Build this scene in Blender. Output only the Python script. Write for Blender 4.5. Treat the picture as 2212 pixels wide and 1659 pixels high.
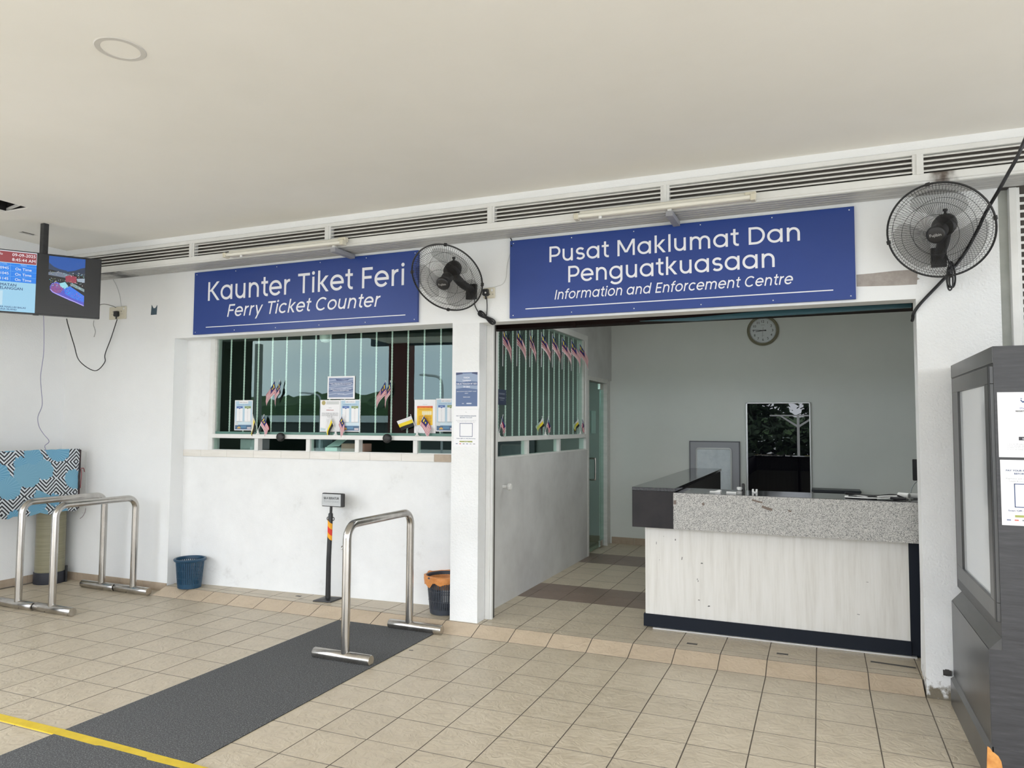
import bpy, bmesh, math, random
from mathutils import Vector, Matrix
SC = bpy.context.scene
COL = SC.collection
for _o in list(bpy.data.objects):
    bpy.data.objects.remove(_o)
random.seed(7)
PI = math.pi
# ------------------------------------------------------------------ camera, sky, exposure
FPX, YAW, PITCH, ROLL = 1572.34, math.radians(22.943), math.radians(3.228), math.radians(0.316)
CAM = Vector((2.45, -5.02, 1.599))
_f = Vector((-math.sin(YAW) * math.cos(PITCH), math.cos(YAW) * math.cos(PITCH), math.sin(PITCH)))
_r0 = Vector((math.cos(YAW), math.sin(YAW), 0))
_u0 = _r0.cross(_f)
_r = _r0 * math.cos(ROLL) + _u0 * math.sin(ROLL)
_u = -_r0 * math.sin(ROLL) + _u0 * math.cos(ROLL)
cd = bpy.data.cameras.new('camera')
cd.sensor_width = 36
cd.lens = FPX / 2212 * 36
cd.clip_start = 0.05
cd.clip_end = 500
cam = bpy.data.objects.new('camera', cd)
COL.objects.link(cam)
M = Matrix(((_r.x, _u.x, -_f.x, CAM.x), (_r.y, _u.y, -_f.y, CAM.y), (_r.z, _u.z, -_f.z, CAM.z), (0, 0, 0, 1)))
cam.matrix_world = M
SC.camera = cam
vs = SC.view_settings
vs.view_transform = 'Standard'
vs.look = 'None'
vs.gamma = 1
vs.use_curve_mapping = False
vs.exposure = 2.56

W = bpy.data.worlds.new('overcast_sky')
SC.world = W
W.use_nodes = True
wn_ = W.node_tree
wn_.nodes.clear()
_o = wn_.nodes.new('ShaderNodeOutputWorld')
_b = wn_.nodes.new('ShaderNodeBackground')
_tc = wn_.nodes.new('ShaderNodeTexCoord')
_mp = wn_.nodes.new('ShaderNodeMapping')
_mp.inputs['Scale'].default_value = (1, 1, 4)
_nz = wn_.nodes.new('ShaderNodeTexNoise')
_nz.inputs['Scale'].default_value = 2.2
_nz.inputs['Detail'].default_value = 5
_cr = wn_.nodes.new('ShaderNodeValToRGB')
_cr.color_ramp.elements[0].position = 0.35
_cr.color_ramp.elements[0].color = (0.72, 0.80, 0.92, 1)
_cr.color_ramp.elements[1].position = 0.7
_cr.color_ramp.elements[1].color = (1.0, 1.0, 1.0, 1)
wn_.links.new(_tc.outputs['Generated'], _mp.inputs[0])
wn_.links.new(_mp.outputs[0], _nz.inputs['Vector'])
wn_.links.new(_nz.outputs['Fac'], _cr.inputs[0])
wn_.links.new(_cr.outputs[0], _b.inputs[0])
_b.inputs[1].default_value = 1.0
wn_.links.new(_b.outputs[0], _o.inputs[0])


# added daylight-white fill light for the information room, unseen above the header
_ld = bpy.data.lights.new('room_fill_light', 'AREA')
_ld.shape = 'RECTANGLE'
_ld.size = 2.4
_ld.size_y = 0.5
_ld.energy = 4.6
_ld.color = (0.95, 1.0, 0.98)
_lo = bpy.data.objects.new('room_fill_light', _ld)
_lo.location = (1.7, 1.5, 3.12)
COL.objects.link(_lo)


def ray(px, py):
    return _r * ((px - 1106) / FPX) + _u * ((829.5 - py) / FPX) + _f


def at(px, py, ax, v):
    """the point of the plane <ax> = v that the photograph shows at a pixel"""
    d = ray(px, py)
    k = 'xyz'.index(ax)
    return CAM + d * ((v - CAM[k]) / d[k])


def pixel(p):
    d = Vector(p) - CAM
    z = d.dot(_f)
    if z < 0.05:
        return (-9999, -9999)
    return (1106 + FPX * d.dot(_r) / z, 829.5 - FPX * d.dot(_u) / z)


# ------------------------------------------------------------------ materials
MATS = {}


def nodes_of(name):
    m = bpy.data.materials.new(name)
    m.use_nodes = True
    nt = m.node_tree
    return m, nt, nt.nodes['Principled BSDF']


def pm(name, col, rough=0.5, metal=0.0, spec=0.5, emit=None, estr=1.0, coat=0.0):
    """plain principled material with a faint procedural tone variation"""
    if name in MATS:
        return MATS[name]
    m, nt, b = nodes_of(name)
    b.inputs['Base Color'].default_value = (*col, 1)
    b.inputs['Roughness'].default_value = rough
    b.inputs['Metallic'].default_value = metal
    b.inputs['Specular IOR Level'].default_value = spec
    b.inputs['Coat Weight'].default_value = coat
    if emit:
        b.inputs['Emission Color'].default_value = (*emit, 1)
        b.inputs['Emission Strength'].default_value = estr
    m.diffuse_color = (*col, 1)
    MATS[name] = m
    return m


def noise_mat(name, stops, scale=8, detail=6, stretch=(1, 1, 1), rough=0.6, rough2=None, bump=0.0, bscale=80, bdist=0.004,
              metal=0.0, coords='Object', spec=0.5, random_tone=0.0, rnoise=0.6, coat=0.0, bstretch=(1, 1, 1), bwarp=0.0):
    """principled material: noise through a colour ramp, plus fine relief"""
    m, nt, b = nodes_of(name)
    N, L = nt.nodes, nt.links
    tc = N.new('ShaderNodeTexCoord')
    if coords == 'World':
        g = N.new('ShaderNodeNewGeometry')
        src = g.outputs['Position']
    else:
        src = tc.outputs[coords]
    mp = N.new('ShaderNodeMapping')
    mp.inputs['Scale'].default_value = stretch
    L.new(src, mp.inputs[0])
    nz = N.new('ShaderNodeTexNoise')
    nz.inputs['Scale'].default_value = scale
    nz.inputs['Detail'].default_value = detail
    nz.inputs['Roughness'].default_value = rnoise
    L.new(mp.outputs[0], nz.inputs['Vector'])
    cr = N.new('ShaderNodeValToRGB')
    e = cr.color_ramp.elements
    while len(e) < len(stops):
        e.new(0.5)
    for i, (p, c) in enumerate(stops):
        e[i].position = p
        e[i].color = (*c, 1)
    L.new(nz.outputs['Fac'], cr.inputs[0])
    out = cr.outputs[0]
    if random_tone:
        oi = N.new('ShaderNodeObjectInfo')
        mr = N.new('ShaderNodeMapRange')
        mr.inputs['To Min'].default_value = 1 - random_tone
        mr.inputs['To Max'].default_value = 1 + random_tone
        L.new(oi.outputs['Random'], mr.inputs['Value'])
        mu = N.new('ShaderNodeVectorMath')
        mu.operation = 'SCALE'
        L.new(out, mu.inputs[0])
        L.new(mr.outputs[0], mu.inputs['Scale'])
        out = mu.outputs[0]
    L.new(out, b.inputs['Base Color'])
    b.inputs['Roughness'].default_value = rough
    b.inputs['Metallic'].default_value = metal
    b.inputs['Specular IOR Level'].default_value = spec
    b.inputs['Coat Weight'].default_value = coat
    if rough2 is not None:
        mr = N.new('ShaderNodeMapRange')
        mr.inputs['To Min'].default_value = rough
        mr.inputs['To Max'].default_value = rough2
        L.new(nz.outputs['Fac'], mr.inputs['Value'])
        L.new(mr.outputs[0], b.inputs['Roughness'])
    if bump:
        mp2 = N.new('ShaderNodeMapping')
        mp2.inputs['Scale'].default_value = bstretch
        L.new(src, mp2.inputs[0])
        n2 = N.new('ShaderNodeTexNoise')
        n2.inputs['Scale'].default_value = bscale
        n2.inputs['Detail'].default_value = 4
        n2.inputs['Distortion'].default_value = bwarp
        L.new(mp2.outputs[0], n2.inputs['Vector'])
        bp = N.new('ShaderNodeBump')
        bp.inputs['Strength'].default_value = bump
        bp.inputs['Distance'].default_value = bdist
        L.new(n2.outputs['Fac'], bp.inputs['Height'])
        L.new(bp.outputs[0], b.inputs['Normal'])
    MATS[name] = m
    return m


def glass_mat(name, tint, refl=1.0, rough=0.0):
    """thin tinted pane: clear part tinted, mirror part by Fresnel"""
    m = bpy.data.materials.new(name)
    m.use_nodes = True
    nt = m.node_tree
    nt.nodes.clear()
    N, L = nt.nodes, nt.links
    o = N.new('ShaderNodeOutputMaterial')
    t = N.new('ShaderNodeBsdfTransparent')
    t.inputs[0].default_value = (*tint, 1)
    g = N.new('ShaderNodeBsdfGlossy')
    g.inputs['Roughness'].default_value = rough
    g.inputs[0].default_value = (0.70, 0.90, 0.86, 1)
    fr = N.new('ShaderNodeFresnel')
    fr.inputs[0].default_value = 1.52
    mu = N.new('ShaderNodeMath')
    mu.operation = 'MULTIPLY'
    mu.use_clamp = True
    mu.inputs[1].default_value = refl
    mx = N.new('ShaderNodeMixShader')
    gm = N.new('ShaderNodeNewGeometry')  # mirror on the entry face only, so that the thin pane does not trap light
    iv2 = N.new('ShaderNodeMath')
    iv2.operation = 'MULTIPLY_ADD'
    L.new(gm.outputs['Backfacing'], iv2.inputs[0])
    iv2.inputs[1].default_value = -refl
    iv2.inputs[2].default_value = refl
    L.new(iv2.outputs[0], mu.inputs[1])
    L.new(fr.outputs[0], mu.inputs[0])
    L.new(mu.outputs[0], mx.inputs[0])
    L.new(t.outputs[0], mx.inputs[1])
    L.new(g.outputs[0], mx.inputs[2])
    L.new(mx.outputs[0], o.inputs[0])
    MATS[name] = m
    return m


WALL = noise_mat('white_plaster', [(0.3, (0.81, 0.82, 0.82)), (0.7, (0.865, 0.875, 0.875))], scale=1.3, rough=0.75, bump=0.35, bscale=95, bdist=0.004, coords='World', spec=0.3)
STUCCO = noise_mat('rough_white_stucco', [(0.3, (0.79, 0.80, 0.80)), (0.7, (0.86, 0.87, 0.87))], scale=2, rough=0.8, bump=0.8, bscale=70, bdist=0.006, coords='World', spec=0.3)
SOOTY = noise_mat('scuffed_white_plaster', [(0.24, (0.66, 0.66, 0.65)), (0.40, (0.80, 0.81, 0.81)), (0.75, (0.86, 0.87, 0.87))], scale=3.4, detail=9, rough=0.75, bump=0.3, bscale=90, coords='World', spec=0.3, rnoise=0.7)
INNER = noise_mat('grey_green_paint', [(0.3, (0.71, 0.74, 0.715)), (0.7, (0.76, 0.785, 0.76))], scale=1.2, rough=0.7, bump=0.1, bscale=60, coords='World', spec=0.3)
PART = noise_mat('old_partition_paint', [(0.35, (0.57, 0.565, 0.555)), (0.6, (0.66, 0.66, 0.65)), (0.8, (0.72, 0.72, 0.71))], scale=2.2, detail=8, rough=0.7, bump=0.15, bscale=50, coords='World', spec=0.3)
CEIL = noise_mat('cream_ceiling_paint', [(0.35, (0.80, 0.785, 0.735)), (0.65, (0.84, 0.825, 0.78))], scale=0.8, rough=0.8, bump=0.06, bscale=40, coords='World', spec=0.2)
GROUT = noise_mat('dark_grout', [(0.3, (0.15, 0.125, 0.10)), (0.7, (0.22, 0.19, 0.155))], scale=20, rough=0.9, coords='World')
TILE = noise_mat('beige_slate_tile', [(0.25, (0.47, 0.40, 0.295)), (0.5, (0.55, 0.475, 0.36)), (0.8, (0.60, 0.525, 0.41))], scale=9, rough=0.28, rough2=0.5, bump=0.85, bscale=14, bdist=0.009, coords='World', random_tone=0.035, bwarp=1.6)
TILER = noise_mat('tan_ramp_tile', [(0.25, (0.49, 0.39, 0.275)), (0.5, (0.56, 0.45, 0.325)), (0.8, (0.60, 0.49, 0.36))], scale=9, rough=0.4, rough2=0.55, bump=0.7, bscale=15, bdist=0.009, coords='World', random_tone=0.035, bwarp=1.6)
TILEB = noise_mat('brown_band_tile', [(0.25, (0.18, 0.125, 0.095)), (0.8, (0.25, 0.18, 0.14))], scale=9, rough=0.35, bump=0.3, bscale=16, coords='World', random_tone=0.05)
TILEW = noise_mat('pale_sill_tile', [(0.3, (0.72, 0.69, 0.63)), (0.7, (0.79, 0.765, 0.72))], scale=5, stretch=(1, 1, 6), rough=0.3, coords='World', random_tone=0.03)
TILESK = noise_mat('brown_skirting_tile', [(0.3, (0.38, 0.30, 0.22)), (0.7, (0.47, 0.38, 0.29))], scale=12, rough=0.4, coords='World', random_tone=0.05)
ALU = noise_mat('white_coated_aluminium', [(0.3, (0.72, 0.72, 0.70)), (0.7, (0.79, 0.79, 0.77))], scale=7, rough=0.4, coords='World')
ALUG = noise_mat('grey_louvre_aluminium', [(0.3, (0.60, 0.60, 0.57)), (0.7, (0.72, 0.71, 0.68))], scale=9, stretch=(.6, 3, 3), rough=0.45, coords='World')
DARKGAP = pm('dark_void', (0.075, 0.068, 0.062), 0.9)
VOID = pm('void_shade_black', (0.02, 0.018, 0.02), 0.9)
BACKING = pm('brownish_louvre_backing', (0.17, 0.15, 0.13), 0.9)
STEEL = noise_mat('brushed_stainless_steel', [(0.3, (0.43, 0.41, 0.385)), (0.7, (0.60, 0.58, 0.55))], scale=14, stretch=(1, 1, .25), rough=0.16, rough2=0.3, metal=1.0, coords='World')
BLACKP = noise_mat('black_plastic', [(0.3, (0.012, 0.012, 0.013)), (0.7, (0.022, 0.022, 0.024))], scale=20, rough=0.42)
BLACKC = pm('black_cable_rubber', (0.014, 0.014, 0.016), 0.5)
DARKG = pm('dark_grey_plastic', (0.026, 0.025, 0.025), 0.5)
WHITEP = pm('white_plastic', (0.80, 0.80, 0.78), 0.35)
CREAMP = pm('aged_cream_plastic', (0.66, 0.62, 0.50), 0.45)
GLASSG = glass_mat('green_tinted_glass', (0.90, 0.975, 0.945), 1.75)
GLASSD = glass_mat('clear_green_door_glass', (0.78, 0.90, 0.86), 1.8)
SIGNB = noise_mat('blue_sign_vinyl', [(0.3, (0.014, 0.046, 0.235)), (0.7, (0.018, 0.054, 0.265))], scale=1.5, rough=0.35, coords='World')
SIGNW = pm('white_sign_lettering', (0.86, 0.86, 0.90), 0.4)
GRAN = None
BLACKG = noise_mat('polished_black_granite', [(0.4, (0.02, 0.02, 0.023)), (0.7, (0.05, 0.05, 0.055))], scale=60, rough=0.06, rough2=0.12, coords='World')
BLACKB = noise_mat('scuffed_black_laminate', [(0.3, (0.016, 0.015, 0.017)), (0.65, (0.028, 0.025, 0.027)), (0.85, (0.055, 0.048, 0.048))], scale=5, detail=8, rough=0.5, coords='World', spec=0.25)
LAM = noise_mat('pale_wood_laminate', [(0.3, (0.63, 0.61, 0.565)), (0.5, (0.71, 0.695, 0.655)), (0.72, (0.755, 0.74, 0.71))], scale=4.5, detail=8, stretch=(7, 7, .45), rough=0.4, coords='World')
KICK = pm('dark_blue_black_kick_board', (0.0085, 0.012, 0.020), 0.5, spec=0.2)
KWOOD = noise_mat('charcoal_wood_grain', [(0.3, (0.024, 0.024, 0.027)), (0.55, (0.041, 0.041, 0.045)), (0.8, (0.068, 0.067, 0.071))], scale=5, detail=9, stretch=(1.2, 1.2, 14), rough=0.32, rough2=0.5, coords='World', rnoise=0.7)
KWOODS = noise_mat('charcoal_gloss_panel', [(0.3, (0.045, 0.046, 0.047)), (0.8, (0.085, 0.085, 0.086))], scale=3, stretch=(6, 1, 1), rough=0.3, coords='World')
MATG = noise_mat('dark_grey_loop_mat', [(0.35, (0.075, 0.077, 0.080)), (0.55, (0.125, 0.128, 0.132)), (0.75, (0.30, 0.305, 0.305))], scale=150, detail=3, rough=0.95, bump=0.2, bscale=260, coords='World', spec=0.15)
YTAPE = noise_mat('yellow_floor_tape', [(0.3, (0.66, 0.47, 0.02)), (0.7, (0.78, 0.57, 0.035))], scale=14, rough=0.5, coords='World')
BLUEP = noise_mat('dark_teal_blue_plastic', [(0.3, (0.008, 0.045, 0.095)), (0.7, (0.014, 0.065, 0.125))], scale=9, rough=0.35)
NAVYP = noise_mat('dusky_grey_blue_plastic', [(0.3, (0.035, 0.042, 0.058)), (0.7, (0.05, 0.058, 0.075))], scale=9, rough=0.45)
ORANGE = noise_mat('orange_bin_liner', [(0.3, (0.55, 0.20, 0.05)), (0.7, (0.72, 0.30, 0.09))], scale=25, rough=0.4, bump=0.8, bscale=35, bdist=0.01)
KHAKI = noise_mat('khaki_fibreglass', [(0.3, (0.20, 0.185, 0.115)), (0.7, (0.27, 0.25, 0.165))], scale=3, stretch=(1, 1, 30), rough=0.35)
TEAL = pm('teal_painted_steel', (0.012, 0.065, 0.082), 0.4)
SOFF = noise_mat('grey_soffit_aluminium', [(0.3, (0.42, 0.42, 0.41)), (0.7, (0.54, 0.54, 0.52))], scale=9, stretch=(.6, 3, 3), rough=0.45, coords='World')
DBROWN = pm('dark_brown_steel', (0.011, 0.0045, 0.0035), 0.7, spec=0.15)
BARE = noise_mat('bare_cement_patch', [(0.3, (0.33, 0.295, 0.27)), (0.7, (0.42, 0.38, 0.35))], scale=25, rough=0.9, bump=0.5, bscale=120)
PAPER = pm('white_paper', (0.84, 0.84, 0.86), 0.45)
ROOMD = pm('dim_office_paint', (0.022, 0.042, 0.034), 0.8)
print('materials', len(MATS))


def mat_granite():
    m, nt, b = nodes_of('grey_speckled_granite')
    N, L = nt.nodes, nt.links
    g = N.new('ShaderNodeNewGeometry')
    v = N.new('ShaderNodeTexVoronoi')
    v.inputs['Scale'].default_value = 310
    L.new(g.outputs['Position'], v.inputs['Vector'])
    n = N.new('ShaderNodeTexNoise')
    n.inputs['Scale'].default_value = 180
    n.inputs['Detail'].default_value = 5
    L.new(g.outputs['Position'], n.inputs['Vector'])
    s = N.new('ShaderNodeSeparateColor')
    L.new(v.outputs['Color'], s.inputs[0])
    mx = N.new('ShaderNodeMath')
    mx.operation = 'ADD'
    L.new(s.outputs[0], mx.inputs[0])
    L.new(n.outputs['Fac'], mx.inputs[1])
    cr = N.new('ShaderNodeValToRGB')
    e = cr.color_ramp.elements
    e[0].position, e[0].color = 0.32, (0.12, 0.12, 0.12, 1)
    e[1].position, e[1].color = 0.68, (0.53, 0.52, 0.495, 1)
    k = e.new(0.48)
    k.color = (0.33, 0.325, 0.31, 1)
    dv = N.new('ShaderNodeMath')
    dv.operation = 'MULTIPLY'
    dv.inputs[1].default_value = 0.56
    L.new(mx.outputs[0], dv.inputs[0])
    L.new(dv.outputs[0], cr.inputs[0])
    L.new(cr.outputs[0], b.inputs['Base Color'])
    b.inputs['Roughness'].default_value = 0.3
    return m


GRAN = mat_granite()


def add_stain(m, axis, centre, half, nscale, col, lo=.45, hi=.8):
    """a soiled spot of its own shape: noise times closeness to a line"""
    nt = m.node_tree
    N, L = nt.nodes, nt.links
    b = N['Principled BSDF']
    g = N.new('ShaderNodeNewGeometry')
    sx = N.new('ShaderNodeSeparateXYZ')
    L.new(g.outputs['Position'], sx.inputs[0])
    nz = N.new('ShaderNodeTexNoise')
    nz.inputs['Scale'].default_value = nscale
    nz.inputs['Detail'].default_value = 7
    L.new(g.outputs['Position'], nz.inputs['Vector'])

    def mth(op, a, c):
        n = N.new('ShaderNodeMath')
        n.operation = op
        for i, v in enumerate((a, c)):
            if isinstance(v, (int, float)):
                n.inputs[i].default_value = v
            else:
                L.new(v, n.inputs[i])
        return n.outputs[0]
    d = mth('DIVIDE', mth('ABSOLUTE', mth('SUBTRACT', sx.outputs[axis], centre), 0), half)
    v = mth('SUBTRACT', mth('ADD', nz.outputs['Fac'], .5), d)
    mr = N.new('ShaderNodeMapRange')
    mr.inputs['From Min'].default_value = lo
    mr.inputs['From Max'].default_value = hi
    mr.interpolation_type = 'SMOOTHSTEP'
    L.new(v, mr.inputs['Value'])
    mx = N.new('ShaderNodeMix')
    mx.data_type = 'RGBA'
    L.new(mr.outputs[0], mx.inputs[0])
    L.new(b.inputs['Base Color'].links[0].from_socket, mx.inputs[6])
    mx.inputs[7].default_value = (*col, 1)
    L.new(mx.outputs[2], b.inputs['Base Color'])
    return m


add_stain(SOFF, 'X', -3.95, .42, 11, (0.07, 0.07, 0.07), .45, 1.0)
ALUS = add_stain(noise_mat('sooted_white_aluminium', [(0.3, (0.72, 0.72, 0.70)), (0.7, (0.79, 0.79, 0.77))], scale=7, rough=0.4, coords='World'), 'X', 3.15, .17, 14, (0.10, 0.075, 0.06), .45, 1.0)


def flat(col, rough=0.5):
    return pm('print_%02x%02x%02x' % tuple(int(max(0, min(1, c)) * 255) for c in col), col, rough)


def glow(col, s=1.0):
    k = 'screen_%02x%02x%02x' % tuple(int(c * 255) for c in col)
    if k not in MATS:
        pm(k, (0.01, 0.01, 0.01), 0.25, emit=col, estr=s)
    return MATS[k]


# ------------------------------------------------------------------ mesh helpers
class MB:
    """collects shapes; build() links them as one mesh object"""

    def __init__(s):
        s.v, s.f, s.m = [], [], []
        s.smooth = []

    def add(s, vs_, fs, mi=0, sm=False):
        n = len(s.v)
        s.v += [tuple(p) for p in vs_]
        for f in fs:
            s.f.append(tuple(i + n for i in f))
            s.m.append(mi)
            s.smooth.append(sm)
        return s

    def box(s, x0, y0, z0, x1, y1, z1, mi=0, c=0.0):
        """box; c > 0 chamfers its edges"""
        x0, x1 = sorted((x0, x1))
        y0, y1 = sorted((y0, y1))
        z0, z1 = sorted((z0, z1))
        if c <= 0:
            vs_ = [(x, y, z) for z in (z0, z1) for y in (y0, y1) for x in (x0, x1)]
            fs = [(0, 2, 3, 1), (4, 5, 7, 6), (0, 1, 5, 4), (2, 6, 7, 3), (0, 4, 6, 2), (1, 3, 7, 5)]
            return s.add(vs_, fs, mi)
        bm = bmesh.new()
        bmesh.ops.create_cube(bm, size=1)
        bmesh.ops.scale(bm, vec=(x1 - x0, y1 - y0, z1 - z0), verts=bm.verts)
        bmesh.ops.translate(bm, vec=((x0 + x1) / 2, (y0 + y1) / 2, (z0 + z1) / 2), verts=bm.verts)
        bmesh.ops.bevel(bm, geom=bm.edges[:], offset=min(c, .45 * min(x1 - x0, y1 - y0, z1 - z0)), segments=1, affect='EDGES')
        s.bm(bm, mi)
        return s

    def bm(s, bm, mi=0, sm=False):
        bm.verts.index_update()
        s.add([v.co[:] for v in bm.verts], [[v.index for v in f.verts] for f in bm.faces], mi, sm)
        bm.free()
        return s

    def quad(s, a, b, c, d, mi=0):
        return s.add([a, b, c, d], [(0, 1, 2, 3)], mi)

    def prism(s, pts, d, mi=0):
        """polygon swept by vector d"""
        n = len(pts)
        d = Vector(d)
        vs_ = [Vector(p) for p in pts] + [Vector(p) + d for p in pts]
        fs = [tuple(reversed(range(n))), tuple(range(n, 2 * n))] + [(i, (i + 1) % n, n + (i + 1) % n, n + i) for i in range(n)]
        return s.add(vs_, fs, mi)

    def tube(s, pts, r, n=8, mi=0, caps=True, closed=False, sm=True):
        """round tube along points; r number or list"""
        P = [Vector(p) for p in pts]
        k = len(P)
        rr = r if isinstance(r, (list, tuple)) else [r] * k
        T = []
        for i in range(k):
            if closed:
                t = P[(i + 1) % k] - P[i - 1]
            else:
                t = P[min(i + 1, k - 1)] - P[max(i - 1, 0)]
            T.append(t.normalized() if t.length > 1e-9 else Vector((0, 0, 1)))
        up = Vector((0, 0, 1)) if abs(T[0].z) < 0.9 else Vector((1, 0, 0))
        a = T[0].cross(up).normalized()
        rings = []
        for i in range(k):
            a = (a - T[i] * a.dot(T[i])).normalized()
            b = T[i].cross(a)
            rings.append([P[i] + (a * math.cos(2 * PI * j / n) + b * math.sin(2 * PI * j / n)) * rr[i] for j in range(n)])
        vs_ = [p for q in rings for p in q]
        fs = []
        for i in range(k if closed else k - 1):
            i2 = (i + 1) % k
            for j in range(n):
                j2 = (j + 1) % n
                fs.append((i * n + j, i * n + j2, i2 * n + j2, i2 * n + j))
        s.add(vs_, fs, mi, sm)
        if caps and not closed:
            s.add(rings[0], [tuple(range(n - 1, -1, -1))], mi)
            s.add(rings[-1], [tuple(range(n))], mi)
        return s

    def cyl(s, a, b, r, n=16, mi=0, r2=None):
        return s.tube([a, b], [r, r if r2 is None else r2], n, mi)

    def lathe(s, prof, n=24, mi=0, M_=None, sm=True):
        """profile (r, z) turned about z, then moved by matrix"""
        vs_ = []
        for r, z in prof:
            for j in range(n):
                p = Vector((r * math.cos(2 * PI * j / n), r * math.sin(2 * PI * j / n), z))
                vs_.append(M_ @ p if M_ else p)
        fs = []
        for i in range(len(prof) - 1):
            for j in range(n):
                j2 = (j + 1) % n
                fs.append((i * n + j, i * n + j2, (i + 1) * n + j2, (i + 1) * n + j))
        return s.add(vs_, fs, mi, sm)

    def build(s, name, mats, parent=None, local=False, kind=None, label=None):
        me = bpy.data.meshes.new(name)
        off = Vector((0, 0, 0))
        if parent is not None and not local:
            q = parent
            while q is not None:
                off = off + q.location
                q = q.parent
        me.from_pydata([(p[0] - off.x, p[1] - off.y, p[2] - off.z) for p in s.v], [], s.f)
        if not isinstance(mats, (list, tuple)):
            mats = [mats]
        for m in mats:
            me.materials.append(m)
        me.polygons.foreach_set('material_index', s.m)
        me.polygons.foreach_set('use_smooth', s.smooth)
        bm = bmesh.new()
        bm.from_mesh(me)
        bmesh.ops.recalc_face_normals(bm, faces=bm.faces)
        bm.to_mesh(me)
        bm.free()
        if any(s.smooth):
            try:
                me.set_sharp_from_angle(angle=math.radians(40))
            except Exception:
                pass
        o = bpy.data.objects.new(name, me)
        COL.objects.link(o)
        if parent is not None:
            o.parent = parent
        if kind:
            o['kind'] = kind
        if label:
            o['label'] = label
        return o


def tag(o, label, cat, group=None, kind=None):
    o['label'] = label
    if cat:
        o['category'] = cat
    if group:
        o['group'] = group
    if kind:
        o['kind'] = kind
    return o


def thing(name, label, cat, loc=(0, 0, 0), rotz=0.0, group=None, kind=None):
    o = bpy.data.objects.new(name, None)
    COL.objects.link(o)
    o.location = loc
    o.rotation_euler = (0, 0, rotz)
    o.empty_display_size = 0.1
    return tag(o, label, cat, group, kind)


def struct(o, label=None):
    o['kind'] = 'structure'
    if label:
        o['label'] = label
    return o


def dup(root, loc=None, label=None, group=None, rot=None):
    r = root.copy()
    COL.objects.link(r)
    if loc is not None:
        r.location = loc
    if rot is not None:
        r.rotation_euler = rot
    if label:
        r['label'] = label
    if group:
        r['group'] = group
    for ch in list(root.children):
        c = ch.copy()
        COL.objects.link(c)
        c.parent = r
        for g in list(ch.children):
            d = g.copy()
            COL.objects.link(d)
            d.parent = c
    return r


def smooth_path(pts, n=6):
    """Catmull-Rom through points"""
    P = [Vector(p) for p in pts]
    Q = [P[0] * 2 - P[1]] + P + [P[-1] * 2 - P[-2]]
    out = []
    for i in range(1, len(Q) - 2):
        for k in range(n):
            t = k / n
            a, b, c, d = Q[i - 1], Q[i], Q[i + 1], Q[i + 2]
            out.append(0.5 * ((2 * b) + (c - a) * t + (2 * a - 5 * b + 4 * c - d) * t * t + (3 * b - a - 3 * c + d) * t ** 3))
    out.append(P[-1])
    return out


_TXT = {}


def text_geo(body, bold=0.0):
    """outline text of the built-in font as (verts, faces, width) at size 1"""
    k = (body, bold)
    if k not in _TXT:
        cu = bpy.data.curves.new('txt', 'FONT')
        cu.body = body
        cu.resolution_u = 3
        o = bpy.data.objects.new('txt', cu)
        me = o.to_mesh()
        vs_ = [v.co[:2] for v in me.vertices]
        fs = [tuple(p.vertices) for p in me.polygons]
        if bold:
            nv, v0, f0 = len(vs_), list(vs_), list(fs)
            for k_, (dx_, dy_) in enumerate(((bold, 0), (bold * .5, bold * .6))):
                vs_ = vs_ + [(p[0] + dx_, p[1] + dy_) for p in v0]
                fs = fs + [tuple(i + nv * (k_ + 1) for i in f) for f in f0]
        o.to_mesh_clear()
        bpy.data.objects.remove(o)
        bpy.data.curves.remove(cu)
        xs = [p[0] for p in vs_] or [0]
        _TXT[k] = (vs_, fs, min(xs), max(xs))
    return _TXT[k]


class Sheet:
    """flat print on a plane: origin o (lower left), ex to the right, ez up, en out of the plane"""

    def __init__(s, o, ex, ez, step=0.0005):
        s.o, s.ex, s.ez = Vector(o), Vector(ex).normalized(), Vector(ez).normalized()
        s.en = s.ex.cross(s.ez)
        s.step = step
        s.mats = []
        s.rb, s.tb = MB(), MB()
        s.tm = []

    def P(s, x, z, layer):
        return s.o + s.ex * x + s.ez * z + s.en * (layer * s.step)

    def _mi(s, lst, m):
        if m not in lst:
            lst.append(m)
        return lst.index(m)

    def rect(s, x0, z0, x1, z1, m, layer=1):
        s.rb.quad(s.P(x0, z0, layer), s.P(x1, z0, layer), s.P(x1, z1, layer), s.P(x0, z1, layer), s._mi(s.mats, m))

    def poly(s, pts, m, layer=1):
        s.rb.add([s.P(x, z, layer) for x, z in pts], [tuple(range(len(pts)))], s._mi(s.mats, m))

    def text(s, body, x, z, size, m, layer=4, align='L', bold=0.0, width=None, shear=0.0):
        bold *= 1.6
        vs_, fs, a, b = text_geo(body, bold)
        nb = len(vs_) // 3 if bold else 10 ** 9
        k = size if width is None else width / max(1e-6, b - a)
        dx = {'L': -a * k, 'C': -(a + b) / 2 * k, 'R': -b * k}[align]
        s.tb.add([s.P(x + dx + (p[0] + shear * p[1]) * k, z + p[1] * size, layer + .4 * (i // nb)) for i, p in enumerate(vs_)], fs, s._mi(s.tm, m))

    def build(s, parent, pname='print', tname='lettering', local=True):
        r = []
        if s.rb.v:
            r.append(s.rb.build(pname, s.mats, parent, local))
        if s.tb.v:
            r.append(s.tb.build(tname, s.tm, parent, local))
        return r
# ------------------------------------------------------------------ large structure
YF = 0.18          # plane of the front wall
ZI = 0.057         # level of the raised inner floor
ZC = 3.34          # ceiling of the canopy
TS = 0.3018        # tile pitch across the wall direction
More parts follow.
